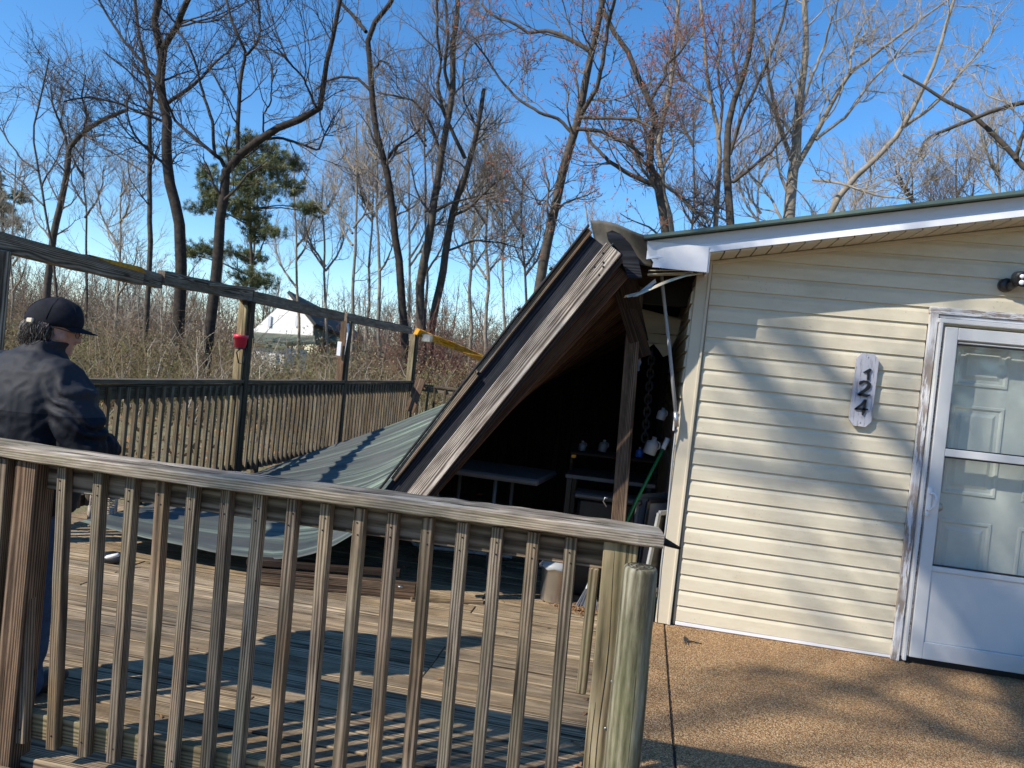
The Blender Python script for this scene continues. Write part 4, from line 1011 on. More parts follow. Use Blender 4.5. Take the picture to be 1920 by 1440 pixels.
def hand(w, d, side):
    w = Vector(w); d = Vector(d).normalized(); up_ = Vector((0, 0, 1)); sd_ = d.cross(up_).normalized(); out = []
    rot = Matrix((sd_, d, up_)).transposed()
    out.append(ellips(w+d*.05, (.040, .050, .015), rot))
    for k, (o, l) in enumerate(((-.030, .062), (-.010, .072), (.010, .068), (.029, .055))):
        b = w+d*.085+sd_*o; m1 = b+d*l*.55-up_*.012; m2 = m1+d*l*.30-up_*.028
        out += limb([b, m1, m2], [.0092, .0085, .0072], 8)
    b = w+d*.03-sd_*side*.034; out += limb([b, b+d*.035-sd_*side*.022-up_*.006, b+d*.062-sd_*side*.020-up_*.014], [.012, .0105, .0085], 8)
    return out
parts += hand(armR[2], (-.75, .65, -.1), 1)+hand(armL[2], (.75, .65, -.1), -1)
body = fuse('body', parts, .0065, 'skin', per, MP, 3)
def wr(co):
    q = co*7; a = mnoise.noise(q)*.007 - .007*abs(mnoise.noise(Vector((co.x*16, co.y*16, co.z*9)))) + .003*(1-2*abs(mnoise.noise(co*26)))
    arm = max(0, min(1, (abs(co.x)-.20)/.06))
    folds = .016*(abs(math.sin(co.z*42+co.x*26+mnoise.noise(co*9)*3.5))**2-.5)*arm
    hem = .004*math.sin(co.x*40+co.y*35)*max(0, 1-abs(co.z-.80)/.12)
    return a+folds+hem
jp = [loft([(.74, 0, 0, .215, .17), (.80, 0, 0, .225, .18), (.95, 0, 0, .235, .175), (1.10, 0, -.005, .24, .165), (1.22, 0, -.01, .245, .155), (1.30, 0, -.01, .215, .13), (1.36, .015, .0, .13, .095), (1.385, .03, .015, .083, .080), (1.425, .045, .03, .078, .078)])]
for sg_, A_ in ((1, armR), (-1, armL)):
    jp += limb([(sg_*.165, -.01, 1.275), (sg_*.240, .0, 1.20), (sg_*.295, .01, 1.09), (sg_*.310, .03, 1.01), (sg_*.245, .15, 1.0), (sg_*.18, .215, 1.01)], [.092, .090, .088, .084, .070, .050], 18)
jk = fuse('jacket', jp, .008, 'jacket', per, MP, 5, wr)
def wr2(co): return mnoise.noise(co*11)*.006+.004*math.sin(co.z*50+co.x*30)*max(0, 1-abs(co.z-.12)/.12)
fuse('jeans', [loft([(.74, 0, 0, .17, .135), (.90, 0, 0, .175, .135)])]+limb([(.09, 0, .80), (.10, .012, .48), (.105, -.01, .10), (.105, -.01, .05)], [.105, .083, .075, .08])+limb([(-.09, 0, .80), (-.10, .012, .48), (-.105, -.01, .10), (-.105, -.01, .05)], [.105, .083, .075, .08]), .012, 'jeans', per, MP, 4, wr2)
for x in (.11, -.11): fuse('shoe', [ellips((x, .05, .035), (.052, .145, .04)), ellips((x, -.04, .06), (.045, .06, .05))], .01, 'rubber', per, MP, 2)
# cap
MH = MP @ (T(HC) @ RH.to_4x4() @ Matrix.Scale(.95, 4))
vs, fs = [], []; n, m = 40, 14
for i in range(m+1):
    th_ = (math.pi*.565)*i/m
    for k in range(n):
        ph = 2*math.pi*k/n; y_ = math.sin(th_)*math.sin(ph); seam = 1+.006*abs(math.cos(3*ph))
        x_, z_ = math.sin(th_)*math.cos(ph)*.084*seam, math.cos(th_)*.098+.028
        yy = y_*.113*seam - .008
        z_ += .012*y_ + (.010*mnoise.noise(Vector((x_*20, yy*20, z_*20))))
        vs.append((x_, yy, z_))
for i in range(m):
    for k in range(n):
        ph = 2*math.pi*(k+.5)/n
        if i >= m-5 and math.sin(ph) < -.90: continue      # opening above the strap
        fs.append((i*n+k, (i+1)*n+k, (i+1)*n+(k+1) % n, i*n+(k+1) % n))
capm = mesh('cap', vs, fs, True)
capo = link('cap', capm, 'cap_cloth', per, MH)
md = capo.modifiers.new('t', 'SOLIDIFY'); md.thickness = .003
G = []
for i in range(15):
    a_ = -1+2*i/14; r_ = []
    for j in range(7):
        f = j/6; xx = a_*.070*(1-.22*f**2); yy = .088+.0-.052*(a_*a_) + f*.085*(1-.35*a_*a_); zz = .026-.012*(a_**2)*(.3+.9*f)-.006*f*f-.002*f
        r_.append(Vector((xx, yy, zz)))
    G.append(r_)
bb_ = gridsheet('brim', G, .003, 'cap_cloth', None); bb_.parent = capo; bb_.matrix_basis = Matrix.Identity(4)
stp = [Vector((.062*math.sin(q), -.103*math.cos(q)+.004, .0+.006*abs(q))) for q in np.linspace(-.75, .75, 9)]
G = [[p+Vector((0, 0, .010)), p-Vector((0, 0, .010))] for p in stp]
s_ = gridsheet('strap', G, -.003, 'cap_cloth', None); s_.parent = capo; s_.matrix_basis = Matrix.Identity(4)
bk = box('buckle', (-.016, -.007, -.010), (.016, .007, .010), 'soffit_vinyl'); bk.parent = capo; bk.matrix_basis = T(.076, -.066, .004) @ Matrix.Rotation(R(62), 4, 'Z') @ Matrix.Rotation(R(-12), 4, 'Y')
for q in range(3):
    pts = []
    for i in range(-12, 13):
        th_ = math.pi*.5*i/12; a_ = q*math.pi/3+.0
        y_ = math.sin(th_)*math.sin(a_); x_ = math.sin(th_)*math.cos(a_)*.0852; z_ = math.cos(th_)*.0992+.028+.012*y_
        if abs(y_) < .93 or y_ > 0: pts.append((x_, y_*.1142-.008, z_))
    sm_ = tube('seam', pts, .0009, 'cap_cloth', None, n=4, base=(0, 0, 0)); sm_.parent = capo; sm_.matrix_basis = Matrix.Identity(4)
bt = lathe('button', [(.008, -.002), (.008, .003), (.003, .005)], 'cap_cloth', None, n=10); bt.parent = capo; bt.matrix_basis = T(0, -.008, .126)
# hair
hp2 = [ellips((0, -.022, -.005), (.080, .085, .058)), ellips((0, -.058, -.045), (.060, .040, .040)), ellips((.055, -.025, -.038), (.028, .034, .042)), ellips((-.055, -.025, -.038), (.028, .034, .042))]
hr = fuse('hair', hp2, .008, 'hair_dark', per, MH, 3, lambda co: .010*mnoise.noise(co*38))
def strands(name, cnt, mat, seed):
    rr = random.Random(seed); vs, fs = [], []
    for k in range(cnt):
        an = rr.uniform(-2.45, .60) if rr.random() < .75 else rr.uniform(-.35, .35)
        rx, ry = .078, .080
        p = Vector((math.cos(an)*rx, math.sin(an)*ry-.02, .02-rr.uniform(0, .02))); o0 = Vector((math.cos(an), math.sin(an), 0))
        pts = [p]; l = rr.uniform(.06, .13); cur = rr.uniform(-1.6, 1.6)
        for s in range(1, 6):
            f = s/5; bulge = .014*math.sin(f*3.1)+.012*rr.uniform(-.5, 1)*f
            pts.append(p+o0*(bulge-.012*f)+Vector((cur*.014*math.sin(f*4+k)+.0025*math.sin(f*9+k*1.3), cur*.014*math.cos(f*5+k*.7)*f+.0025*math.sin(f*8+k*2.1), -l*f)))
        v_, f_ = ringpath(pts, [.0014, .0016, .0015, .0013, .0010, .0005], 3); o = len(vs); vs += v_; fs += [tuple(o+i for i in q) for q in f_]
    me = mesh(name, vs, fs, True); o_ = link(name, me, mat, None); o_.parent = hr; o_.matrix_basis = Matrix.Identity(4); WM[o_.name] = MH; return o_
strands('hair_strands', 420, 'hair_dark', 1); strands('grey_strands', 260, 'hair_grey', 2)
gl_ = tube('glasses', [(.083, -.03, .0), (.085, .02, .006), (.081, .085, .006), (.066, .108, .004)], .0022, 'black_plastic', None, n=6, base=(0, 0, 0)); gl_.parent = per; gl_.matrix_basis = WM[per.name].inverted() @ MH; WM[gl_.name] = MH
for sx_ in (1, -1):
    lp = [Vector((sx_*.031+.021*math.cos(q), .112-.004*abs(math.cos(q)), -.002+.015*math.sin(q))) for q in np.linspace(0, 2*math.pi, 17)]
    v_, f_ = ringpath(lp, .0016, 5, False); o_ = link('lens_rim', mesh('lens_rim', v_, f_, True), 'black_plastic', None); o_.parent = gl_; o_.matrix_basis = Matrix.Identity(4)

# ------------------------------------------------------------------ background buildings
def P45(px, py, y=45): return at(px, py, y)
fh = thing('white_house', P45(530, 690), 'white gabled house with a dark roof beyond the trees, seen under the beam', 'house')
pk, le, re, rb_, lb_ = P45(548, 552), P45(462, 630), P45(590, 604), P45(586, 645), P45(462, 655)
slab('gable_wall', [le, lb_, rb_, P45(587, 609), pk], .3, 'far_white', fh, nrm=(0, -1, 0))
back = Vector((1.0, 9, .2))
slab('roof', [pk+Vector((-.1, -.3, .2)), re+Vector((.25, -.3, -.1)), re+Vector((1.6, 6, -1.0)), pk+Vector((1.2, 6, -1.1))], .2, 'far_roof', fh)
slab('side_wall', [P45(588, 609), P45(587, 645), P45(587, 645)+Vector((1.5, 6, -.4)), P45(588, 609)+Vector((1.5, 6, -.9))], .2, 'far_green', fh)
slab('porch_roof', [P45(465, 625), P45(590, 632), P45(592, 646, 43), P45(462, 640, 43)], .1, 'far_green', fh)
for px in (505, 556): box('window', P45(px-4, 612, 44.9), P45(px+4, 592, 44.93)+Vector((0, .02, 0)), 'white_shade', fh)
f2 = thing('white_shed', P45(500, 690, 41), 'small white shed with low green roof behind the brush, left of the brown post', 'shed')
slab('front_wall', [P45(460, 645, 41), P45(460, 700, 41), P45(530, 700, 41), P45(533, 652, 41)], 3, 'far_white', f2, nrm=(0, -1, 0))
slab('roof', [P45(455, 640, 40.7), P45(536, 650, 40.7), P45(534, 640, 45), P45(458, 632, 45)], .15, 'far_green', f2)
f3 = thing('green_shed', P45(615, 640, 48), 'low green roofed outbuilding right of the white house', 'shed')
slab('roof', [P45(596, 628, 48), P45(642, 634, 48), P45(644, 643, 46), P45(594, 640, 46)], .2, 'green_roof', f3)
slab('front_wall', [P45(598, 640, 46.4), P45(641, 643, 46.4), P45(641, 665, 46.4), P45(598, 665, 46.4)], .2, 'far_green', f3, nrm=(0, -1, 0))

# ------------------------------------------------------------------ trees
RG = np.random.default_rng(5)
def nrmz(a): return a/(np.linalg.norm(a, axis=-1, keepdims=True)+1e-9)
def tubes(P, Rr, n):
    N_, K_, _ = P.shape
    Tt = nrmz(np.gradient(P, axis=1)); ref = np.where(np.abs(Tt[:, :1, 2:3]) > .9, np.array([1., 0, 0]), np.array([0, 0, 1.]))
    U = nrmz(np.cross(Tt, ref)); V = np.cross(Tt, U); an = np.arange(n)*2*math.pi/n
    ring = P[:, :, None, :] + Rr[:, :, None, None]*(U[:, :, None, :]*np.cos(an)[None, None, :, None]+V[:, :, None, :]*np.sin(an)[None, None, :, None])
    vs = ring.reshape(-1, 3); idx = np.arange(N_*K_*n).reshape(N_, K_, n)
    a = idx[:, :-1, :]; b = np.roll(idx, -1, 2)[:, :-1, :]; c_ = np.roll(idx, -1, 2)[:, 1:, :]; d_ = idx[:, 1:, :]
    return vs, np.stack([a, b, c_, d_], -1).reshape(-1, 4)
def npmesh(name, lst, smooth=True):
    V = np.concatenate([v for v, f in lst]); o = 0; Fs = []
    for v, f in lst: Fs.append(f+o); o += len(v)
    Fq = np.concatenate(Fs); me = bpy.data.meshes.new(name); k = Fq.shape[1]
    me.vertices.add(len(V)); me.vertices.foreach_set('co', V.astype(np.float32).ravel())
    me.loops.add(len(Fq)*k); me.loops.foreach_set('vertex_index', Fq.ravel().astype(np.int32))
    me.polygons.add(len(Fq)); me.polygons.foreach_set('loop_start', np.arange(0, len(Fq)*k, k, dtype=np.int32)); me.polygons.foreach_set('loop_total', np.full(len(Fq), k, np.int32))
    me.update(calc_edges=True)
    if smooth: me.shade_smooth()
    return me
def resn(P, Rr, K_):
    P = np.array(P, float); Rr = np.array(Rr, float); d = np.concatenate([[0], np.cumsum(np.linalg.norm(np.diff(P, axis=0), axis=1))]); s = np.linspace(0, d[-1], K_)
    return np.stack([np.interp(s, d, P[:, i]) for i in range(3)], 1), np.interp(s, d, Rr)
def spawn(P, Rr, cnt, L, ang, K_, tmin=.2, upb=.1, wig=.25, rr=.6, rmin=.004, taper=.35, tmax=1.0):
    N_, K0, _ = P.shape
    pi = np.repeat(np.arange(N_), cnt); t_ = RG.uniform(tmin, tmax, len(pi)); f = t_*(K0-1); i0 = np.minimum(f.astype(int), K0-2); fr_ = (f-i0)[:, None]
    pos = P[pi, i0]*(1-fr_)+P[pi, i0+1]*fr_; rad = Rr[pi, i0]*(1-fr_[:, 0])+Rr[pi, i0+1]*fr_[:, 0]
    tg = nrmz(P[pi, i0+1]-P[pi, i0]); rv = nrmz(RG.normal(size=tg.shape)); perp = nrmz(np.cross(tg, rv))
    a = R(ang)*RG.uniform(.6, 1.3, len(pi))[:, None]; d = nrmz(tg*np.cos(a)+perp*np.sin(a)+np.array([0, 0, upb]))
    plen = np.linalg.norm(P[:, -1]-P[:, 0], axis=1)[pi]
    l = L*RG.uniform(.55, 1.25, len(pi))*(1.15-.55*t_); st = (l/(K_-1))[:, None]
    Q = [pos]
    for k in range(K_-1):
        Q.append(Q[-1]+d*st); d = nrmz(d+RG.normal(size=d.shape)*wig+np.array([0, 0, upb*.6]))
    Q = np.stack(Q, 1); r0 = np.maximum(rad*rr, rmin); rs = r0[:, None]*np.linspace(1, taper, K_)[None]
    return Q, np.maximum(rs, rmin*.55)
TW = .9
def tree(traces, y, bark, twig, label, group=None, L1=2.6, n1=11, n2=6, n3=5, seed=0, red=None, upb=.12, tmin=.3, name='bare_tree', zlow=None):
    """traces: [(pixel points, width at start px, width at end px)], the first one the trunk, standing at depth y"""
    global RG
    RG = np.random.default_rng(100+seed); rr = random.Random(seed)
    Ps, Rs = [], []
    trunkend = None
    for ti, tr in enumerate(traces):
        pts, w0, w1 = tr
        dy = 0 if ti == 0 else rr.uniform(-1, 1)
        q = []
        for i, (px, py) in enumerate(pts):
            f = i/max(1, len(pts)-1)
            q.append(list(at(px, py, y + dy*f*1.6 + (.3*math.sin(i*1.7+ti) if ti and i else 0)*f)))
        if ti == 0:
            g = q[0]; fdir = Vector(q[0])-Vector(q[1]); s_ = (q[0][2]+.9)/max(.05, abs(fdir.z)) if fdir.z < 0 else 0
            base_ = [q[0][0]+fdir.x*min(s_, 1.5), q[0][1], -.95-.01*(y-12)]
            q = [base_]+q
        rad = np.interp(np.linspace(0, 1, len(q)), [0, 1], [w0*y/F_PX/2, w1*y/F_PX/2])
        P_, R_ = resn(q, rad, 22)
        # small natural irregularity
        off = np.cumsum(RG.normal(size=(22, 3))*.012*np.array([1, 1, .3]), axis=0); off -= np.linspace(0, 1, 22)[:, None]*off[-1]
        Ps.append(P_+off); Rs.append(R_)
    P0, R0 = np.stack(Ps), np.stack(Rs)
    base = Vector(P0[0, 0]); o = thing(name, base, label, 'tree', group); b = np.array(base)
    lst = [tubes(P0-b, R0, 9)]
    link('trunk', npmesh('trunk', lst), bark, o, T(base))
    tm = tmin
    n1 = max(6, int(n1*TW))
    P1, R1 = spawn(P0[:1], R0[:1], n1, L1, 55, 9, max(tm, .45), upb, .17, .33, .016, .3)
    if len(P0) > 1:
        Pb, Rb = spawn(P0[1:], R0[1:], n1, L1, 48, 9, .12, upb, .17, .40, .016, .3); P1 = np.concatenate([P1, Pb]); R1 = np.concatenate([R1, Rb])
    P2, R2 = spawn(P1, R1, n2, L1*.46, 42, 6, .15, upb, .20, .55, .0085, .4)
    P3, R3 = spawn(P2, R2, max(3, n3-1), L1*.26, 40, 4, .15, upb, .22, .6, .0048, .5)
    crown = [tubes(P1-b, R1, 5), tubes(P2-b, R2, 4)]; cm = npmesh('crown', crown+[], True)
    link('crown', cm, twig, o, T(base)); 
    tw_ = link('twigs', npmesh('twigs', [tubes(P3-b, R3, 3)]), twig, o, T(base)); tw_['kind'] = 'stuff'
    if red:
        P4, R4 = spawn(P3, R3, 2, .10, 45, 3, .2, 0, .3, .9, .011, .9)
        m4 = RG.random(len(P4)) < red; rb2 = link('buds', npmesh('buds', [tubes(P4[m4]-b, R4[m4], 3)]), 'bud_red', o, T(base)); rb2['kind'] = 'stuff'
    return o
# dark leaning pair and forked tree on the left, traced from the photograph
tree([([(322, 712), (335, 620), (341, 540), (342, 480), (336, 400), (318, 333), (314, 283), (316, 233), (309, 200), (302, 150), (304, 117), (305, 90), (293, 67), (287, 43), (298, 20), (300, -40)], 26, 13),
      ([(306, 90), (320, 67), (337, 37), (350, 3), (368, -50)], 13, 10), ([(315, 193), (350, 167), (373, 147), (400, 117), (427, 97), (450, 60)], 9, 3),
      ([(298, 155), (273, 123), (233, 77), (203, 33), (180, -10)], 8, 4), ([(309, 228), (267, 213), (230, 196), (170, 180), (120, 190)], 6, 3)], 22, 'bark_dark', 'twig_dark',
     'tall dark bare tree with a kinked double curved trunk, left of the pine', seed=1, n1=13)
tree([([(265, 712), (272, 600), (278, 480), (277, 400), (275, 333), (277, 267), (277, 217), (282, 190), (272, 117), (263, 83), (257, 33), (248, -40)], 12, 6),
      ([(276, 215), (284, 185), (294, 160), (300, 120)], 6, 3), ([(270, 323), (233, 300), (197, 277), (160, 255)], 4, 2), ([(277, 275), (255, 265), (233, 240), (210, 200)], 4, 2), ([(278, 330), (292, 290), (303, 260)], 4, 2)], 24, 'bark_mid', 'twig_dark',
     'slim straight bare tree just left of the kinked dark trunk', seed=2, n1=10, L1=2.2)
tree([([(384, 712), (396, 600), (410, 480), (413, 417), (420, 367), (424, 320), (440, 300), (467, 277), (500, 253), (533, 233), (567, 223), (597, 207), (610, 187), (607, 157), (610, 127), (627, 67), (642, -20)], 24, 8),
      ([(425, 318), (413, 297), (397, 287), (360, 253), (333, 227), (317, 197), (300, 160)], 9, 4), ([(447, 285), (446, 233), (450, 183), (453, 133), (463, 103), (450, 73), (436, 40), (423, -10)], 9, 5),
      ([(463, 103), (480, 87), (490, 60), (486, 20), (480, -20)], 6, 4), ([(403, 288), (397, 233), (380, 183), (370, 133), (353, 83), (333, 57)], 7, 4), ([(497, 262), (520, 258), (550, 267), (597, 283), (610, 253), (627, 217)], 6, 3), ([(597, 207), (585, 190), (570, 150), (545, 120), (520, 90)], 5, 3), ([(493, 255), (495, 215), (508, 190), (510, 160), (520, 130)], 4, 2)], 19, 'bark_dark', 'twig_dark',
     'bare tree forking low with a long limb sweeping right over the pine', seed=3, n1=9, L1=2.0)
tree([([(78, 640), (88, 540), (100, 440), (113, 383), (127, 317), (130, 277), (150, 253), (180, 230), (213, 217), (240, 205)], 17, 7),
      ([(128, 280), (115, 240), (100, 200), (95, 160)], 6, 3), ([(150, 255), (160, 220), (150, 180), (160, 140)], 5, 3)], 26, 'bark_mid', 'twig_mid',
     'short bare tree whose top bends over to the right at the far left', seed=4, n1=13, L1=2.4)
tree([([(110, 620), (98, 470), (80, 380), (70, 317), (60, 250), (77, 173), (92, 110)], 6, 3), ([(70, 320), (40, 300), (0, 240), (-30, 180)], 4, 2), ([(80, 385), (40, 340), (0, 310)], 4, 2), ([(78, 350), (105, 300), (125, 240)], 4, 2)], 20, 'bark_mid', 'twig_mid',
     'thin sapling with upswept shoots near the left edge of the sky', seed=5, n1=8, L1=1.6, n2=4)
tree([([(760, 690), (757, 612), (752, 550), (747, 487), (740, 450), (736, 400), (728, 333), (720, 300), (708, 260), (700, 217), (697, 160), (693, 110), (688, 57), (707, 37), (737, 0), (750, -30)], 17, 9),
      ([(688, 60), (673, 43), (640, 7), (620, -30)], 8, 6), ([(692, 168), (673, 147), (640, 143), (612, 152), (590, 170)], 6, 3), ([(726, 305), (750, 273), (787, 243)], 6, 3), ([(700, 130), (715, 115), (730, 120)], 4, 2)], 23, 'bark_dark', 'twig_mid',
     'dark slender tree curving left to right in the middle, rising past the beam end', seed=6, n1=10, L1=2.0)
tree([([(792, 690), (791, 612), (785, 550), (797, 475), (808, 430), (810, 400), (820, 333), (827, 283), (837, 233), (847, 167), (848, 83), (857, 33), (860, -40)], 20, 9),
      ([(826, 285), (813, 250), (797, 213), (773, 187), (707, 173)], 7, 3), ([(845, 170), (835, 130), (842, 80), (838, 20), (830, -30)], 7, 5), ([(811, 400), (845, 380), (880, 372), (930, 360)], 6, 2)], 24, 'bark_mid', 'twig_mid',
     'ivy footed bare tree in the middle, left stem of the close pair', seed=7, n1=14, L1=2.3)
tree([([(800, 690), (812, 587), (830, 512), (835, 462), (847, 400), (863, 350), (880, 300), (893, 250), (903, 200), (907, 167)], 18, 8),
      ([(873, 297), (853, 253), (833, 207), (822, 160), (830, 117), (822, 67), (818, -20)], 8, 5), ([(895, 240), (870, 190), (866, 140), (876, 100)], 5, 3), ([(846, 405), (880, 390), (920, 350), (950, 330)], 6, 3), ([(838, 470), (890, 450), (940, 455), (990, 470)], 5, 2)], 24.5, 'bark_mid', 'twig_mid',
     'leaning bare tree in the middle, right stem of the close pair', seed=8, n1=14, L1=2.3)
tree([([(1000, 620), (1005, 580), (1020, 480), (1037, 400), (1053, 333), (1070, 273), (1080, 240), (1090, 200), (1097, 150), (1107, 100), (1120, 50), (1135, -30)], 22, 11),
      ([(1071, 248), (1047, 223), (1013, 213), (973, 187), (940, 150), (913, 110), (890, 80)], 7, 3), ([(1080, 242), (1127, 245), (1173, 267), (1207, 293)], 8, 5), ([(1088, 217), (1120, 167), (1133, 117), (1141, 50), (1157, -20)], 9, 6),
      ([(1103, 95), (1057, 67), (1023, 57), (990, 62), (957, 43), (923, 30), (903, 7)], 9, 4), ([(1083, 220), (1130, 222), (1190, 222), (1225, 240)], 7, 4), ([(1050, 345), (1020, 380), (1005, 385), (1040, 350)], 3, 2)], 19, 'bark_mid', 'twig_mid',
     'tall tree leaning right with reddish buds, rising left of the torn roof corner', seed=9, n1=9, L1=2.0, red=.5)
tree([([(1252, 470), (1250, 427), (1240, 367), (1227, 327), (1213, 293), (1223, 260), (1232, 227), (1227, 200), (1203, 160), (1190, 117), (1173, 87), (1143, 50), (1120, -20)], 17, 8),
      ([(1220, 190), (1250, 143), (1250, 123), (1273, 100), (1300, 60)], 7, 4), ([(1240, 353), (1187, 330), (1140, 300), (1107, 267), (1097, 243)], 10, 4), ([(1243, 380), (1235, 330), (1200, 300), (1180, 260)], 8, 4)], 20, 'bark_mid', 'twig_mid',
     'crooked branching tree behind the left end of the house roof with red buds', seed=10, n1=10, L1=1.9, red=.45)
tree([([(1262, 470), (1262, 427), (1245, 367), (1243, 317), (1233, 267), (1250, 200), (1262, 130), (1270, 40), (1275, -30)], 14, 6), ([(1246, 345), (1275, 370), (1300, 395), (1330, 415)], 8, 5), ([(1240, 320), (1262, 280), (1258, 230)], 6, 3)], 22, 'bark_pale', 'twig_mid',
     'paler upright stem standing close right of the crooked red budded tree', seed=11, n1=10, L1=1.9)
tree([([(1372, 460), (1370, 417), (1363, 333), (1362, 283), (1365, 217), (1383, 167), (1400, 117), (1410, 67), (1413, -30)], 17, 7),
      ([(1368, 290), (1380, 240), (1413, 167), (1443, 107), (1467, 33), (1480, -20)], 7, 4), ([(1374, 342), (1413, 310), (1443, 283), (1470, 260)], 7, 3), ([(1385, 165), (1372, 100), (1375, 40)], 6, 3)], 21, 'bark_mid', 'twig_mid',
     'forked bare tree rising over the roof, left of the thick pale tree', seed=12, n1=11, L1=2.0, red=.15)
tree([([(1338, 460), (1341, 417), (1348, 333), (1350, 250), (1337, 200), (1323, 133), (1323, 77), (1310, -20)], 11, 5), ([(1348, 260), (1352, 200), (1345, 130), (1355, 60)], 6, 3), ([(1340, 200), (1300, 160), (1260, 130)], 5, 3)], 22, 'bark_pale', 'twig_red',
     'slimmer reddish twigged tree directly left of the forked one over the roof', seed=13, n1=11, L1=1.9, red=.5)
tree([([(1476, 460), (1478, 403), (1483, 333), (1490, 283), (1493, 233), (1497, 183), (1507, 133), (1510, 83), (1507, -30)], 24, 9),
      ([(1482, 300), (1460, 240), (1447, 183), (1437, 133), (1425, 70)], 9, 4), ([(1495, 312), (1520, 267), (1547, 217), (1573, 167), (1597, 133), (1630, 110), (1680, 73), (1730, 33), (1790, -10)], 11, 3),
      ([(1530, 262), (1587, 217), (1630, 153), (1673, 110), (1713, 67)], 6, 3), ([(1592, 138), (1594, 100), (1610, 60), (1640, 10)], 5, 3), ([(1493, 235), (1520, 150), (1545, 90), (1560, 30)], 6, 3)], 22, 'bark_pale', 'twig_pale',
     'thick pale trunked tree spreading widely above the middle of the roof', seed=14, n1=12, L1=2.1)
tree([([(1540, 440), (1553, 393), (1587, 347), (1620, 313), (1657, 283), (1680, 253), (1713, 200), (1733, 160), (1757, 110), (1773, 50), (1795, -20)], 13, 5),
      ([(1690, 240), (1730, 213), (1763, 187), (1800, 140), (1847, 83), (1873, 43)], 7, 3), ([(1523, 337), (1560, 342), (1590, 350), (1647, 367), (1723, 374)], 5, 3)], 20, 'bark_pale', 'twig_pale',
     'pale tree leaning steeply right above the roof edge', seed=15, n1=11, L1=1.9)
tree([([(1990, 380), (1960, 340), (1920, 310), (1880, 267), (1840, 230), (1813, 207), (1760, 183), (1730, 160), (1693, 140)], 12, 4),
      ([(2000, 180), (1920, 190), (1863, 207), (1813, 227), (1763, 247), (1737, 263), (1723, 293)], 9, 4), ([(1905, 300), (1925, 240), (1960, 150)], 8, 5)], 19, 'bark_mid', 'twig_pale',
     'bare tree at the far right edge with limbs reaching left into the sky', seed=16, n1=11, L1=1.7)
# smaller trees further back, each with its own place
rr = random.Random(77)
far_spec = [(20, 34, 300, 'pale'), (165, 36, 250, 'mid'), (215, 30, 330, 'pale'), (470, 40, 330, 'mid'), (560, 38, 300, 'pale'), (618, 36, 330, 'pale'), (655, 30, 230, 'pale'), (690, 36, 300, 'mid'), (715, 28, 230, 'pale'), (770, 40, 220, 'pale'), (800, 34, 190, 'mid'),
            (880, 33, 260, 'pale'), (915, 27, 230, 'pale'), (945, 38, 280, 'pale'), (990, 34, 330, 'mid'), (1110, 40, 380, 'pale'), (1300, 34, 200, 'mid'), (1430, 36, 220, 'pale'), (1610, 34, 300, 'pale'), (1790, 36, 270, 'mid'), (1880, 30, 240, 'pale'), (1700, 40, 330, 'mid')]
side = ['behind the left edge of the beam', 'behind the bent over tree', 'left of the slim straight trunk', 'behind the pine', 'right of the pine', 'above the white house', 'left of the dark slender tree', 'touching the dark slender tree', 'right of the dark slender tree', 'rising high between the middle stems', 'highest behind the close pair',
        'right of the close pair', 'standing alone above the orange break', 'left of the leaning red budded tree', 'at the foot of the leaning red budded tree', 'low behind the torn roof corner', 'between the crooked and forked trees over the roof', 'just left of the thick pale tree', 'right of the thick pale tree', 'beyond the roof at far right', 'behind the right edge limbs', 'low over the roof under the leaning pale tree']
for k, (px, y, top_, kind) in enumerate(far_spec):
    lean = rr.uniform(-14, 14); n_ = 7
    pts = [(px+lean*f+rr.uniform(-4, 4), 690+(top_-690)*f) for f in np.linspace(0, 1, n_)]
    br_ = []
    for q in range(5):
        f = rr.uniform(.35, .9); s = rr.choice((-1, 1)); x_, y_ = px+lean*f, 690+(top_-690)*f; l = rr.uniform(40, 90)*(1.1-f*.5)
        br_.append(([(x_, y_), (x_+s*l*.35, y_-l*.5), (x_+s*l*.55, y_-l*1.0), (x_+s*l*.6, y_-l*1.6)], 5, 1.6))
    tree([(pts, 9 if y < 34 else 7, 2.5)]+br_, y, 'bark_pale' if kind == 'pale' else 'bark_mid', 'twig_pale' if kind == 'pale' else 'twig_mid',
         ('pale' if kind == 'pale' else 'brownish')+' slender bare background tree '+side[k], 'bare trees further back', L1=2.3, n1=12, n2=5, n3=5, seed=30+k, tmin=.2, upb=.2)
# tree behind the viewer whose branches throw the soft streaks on wall and deck
def sun_tree(base, h, label, seed, lean):
    global RG
    RG = np.random.default_rng(seed); base = np.array(base)
    n_ = 12; f = np.linspace(0, 1, n_)
    P0 = base[None]+np.stack([lean[0]*f**1.5, lean[1]*f**1.5, h*f], 1); P0 = P0[None]; R0 = (.20*(1-f*.8))[None]
    Pa, Ra = spawn(P0, R0, 11, h*.42, 38, 12, .35, .10, .12, .5, .03, .25)
    P1, R1 = spawn(Pa, Ra, 6, 2.2, 42, 8, .2, .1, .18, .45, .014, .3)
    P2, R2 = spawn(P1, R1, 4, 1.0, 40, 5, .2, .1, .2, .5, .007, .5)
    o = thing('bare_tree', Vector(base), label, 'tree'); b = base
    link('trunk', npmesh('trunk', [tubes(P0-b, R0, 12)]), 'bark_dark', o, T(Vector(base)))
    link('crown', npmesh('crown', [tubes(Pa-b, Ra, 7), tubes(P1-b, R1, 5), tubes(P2-b, R2, 3)]), 'twig_dark', o, T(Vector(base)))
sun_tree((-15.5, -9.5, -.4), 17, 'large bare shade tree standing behind the viewer to the left', 501, (1.0, .5))
sun_tree((-20, -15.0, -.4), 19, 'second larger bare tree standing farther behind the viewer', 502, (-1, .8))
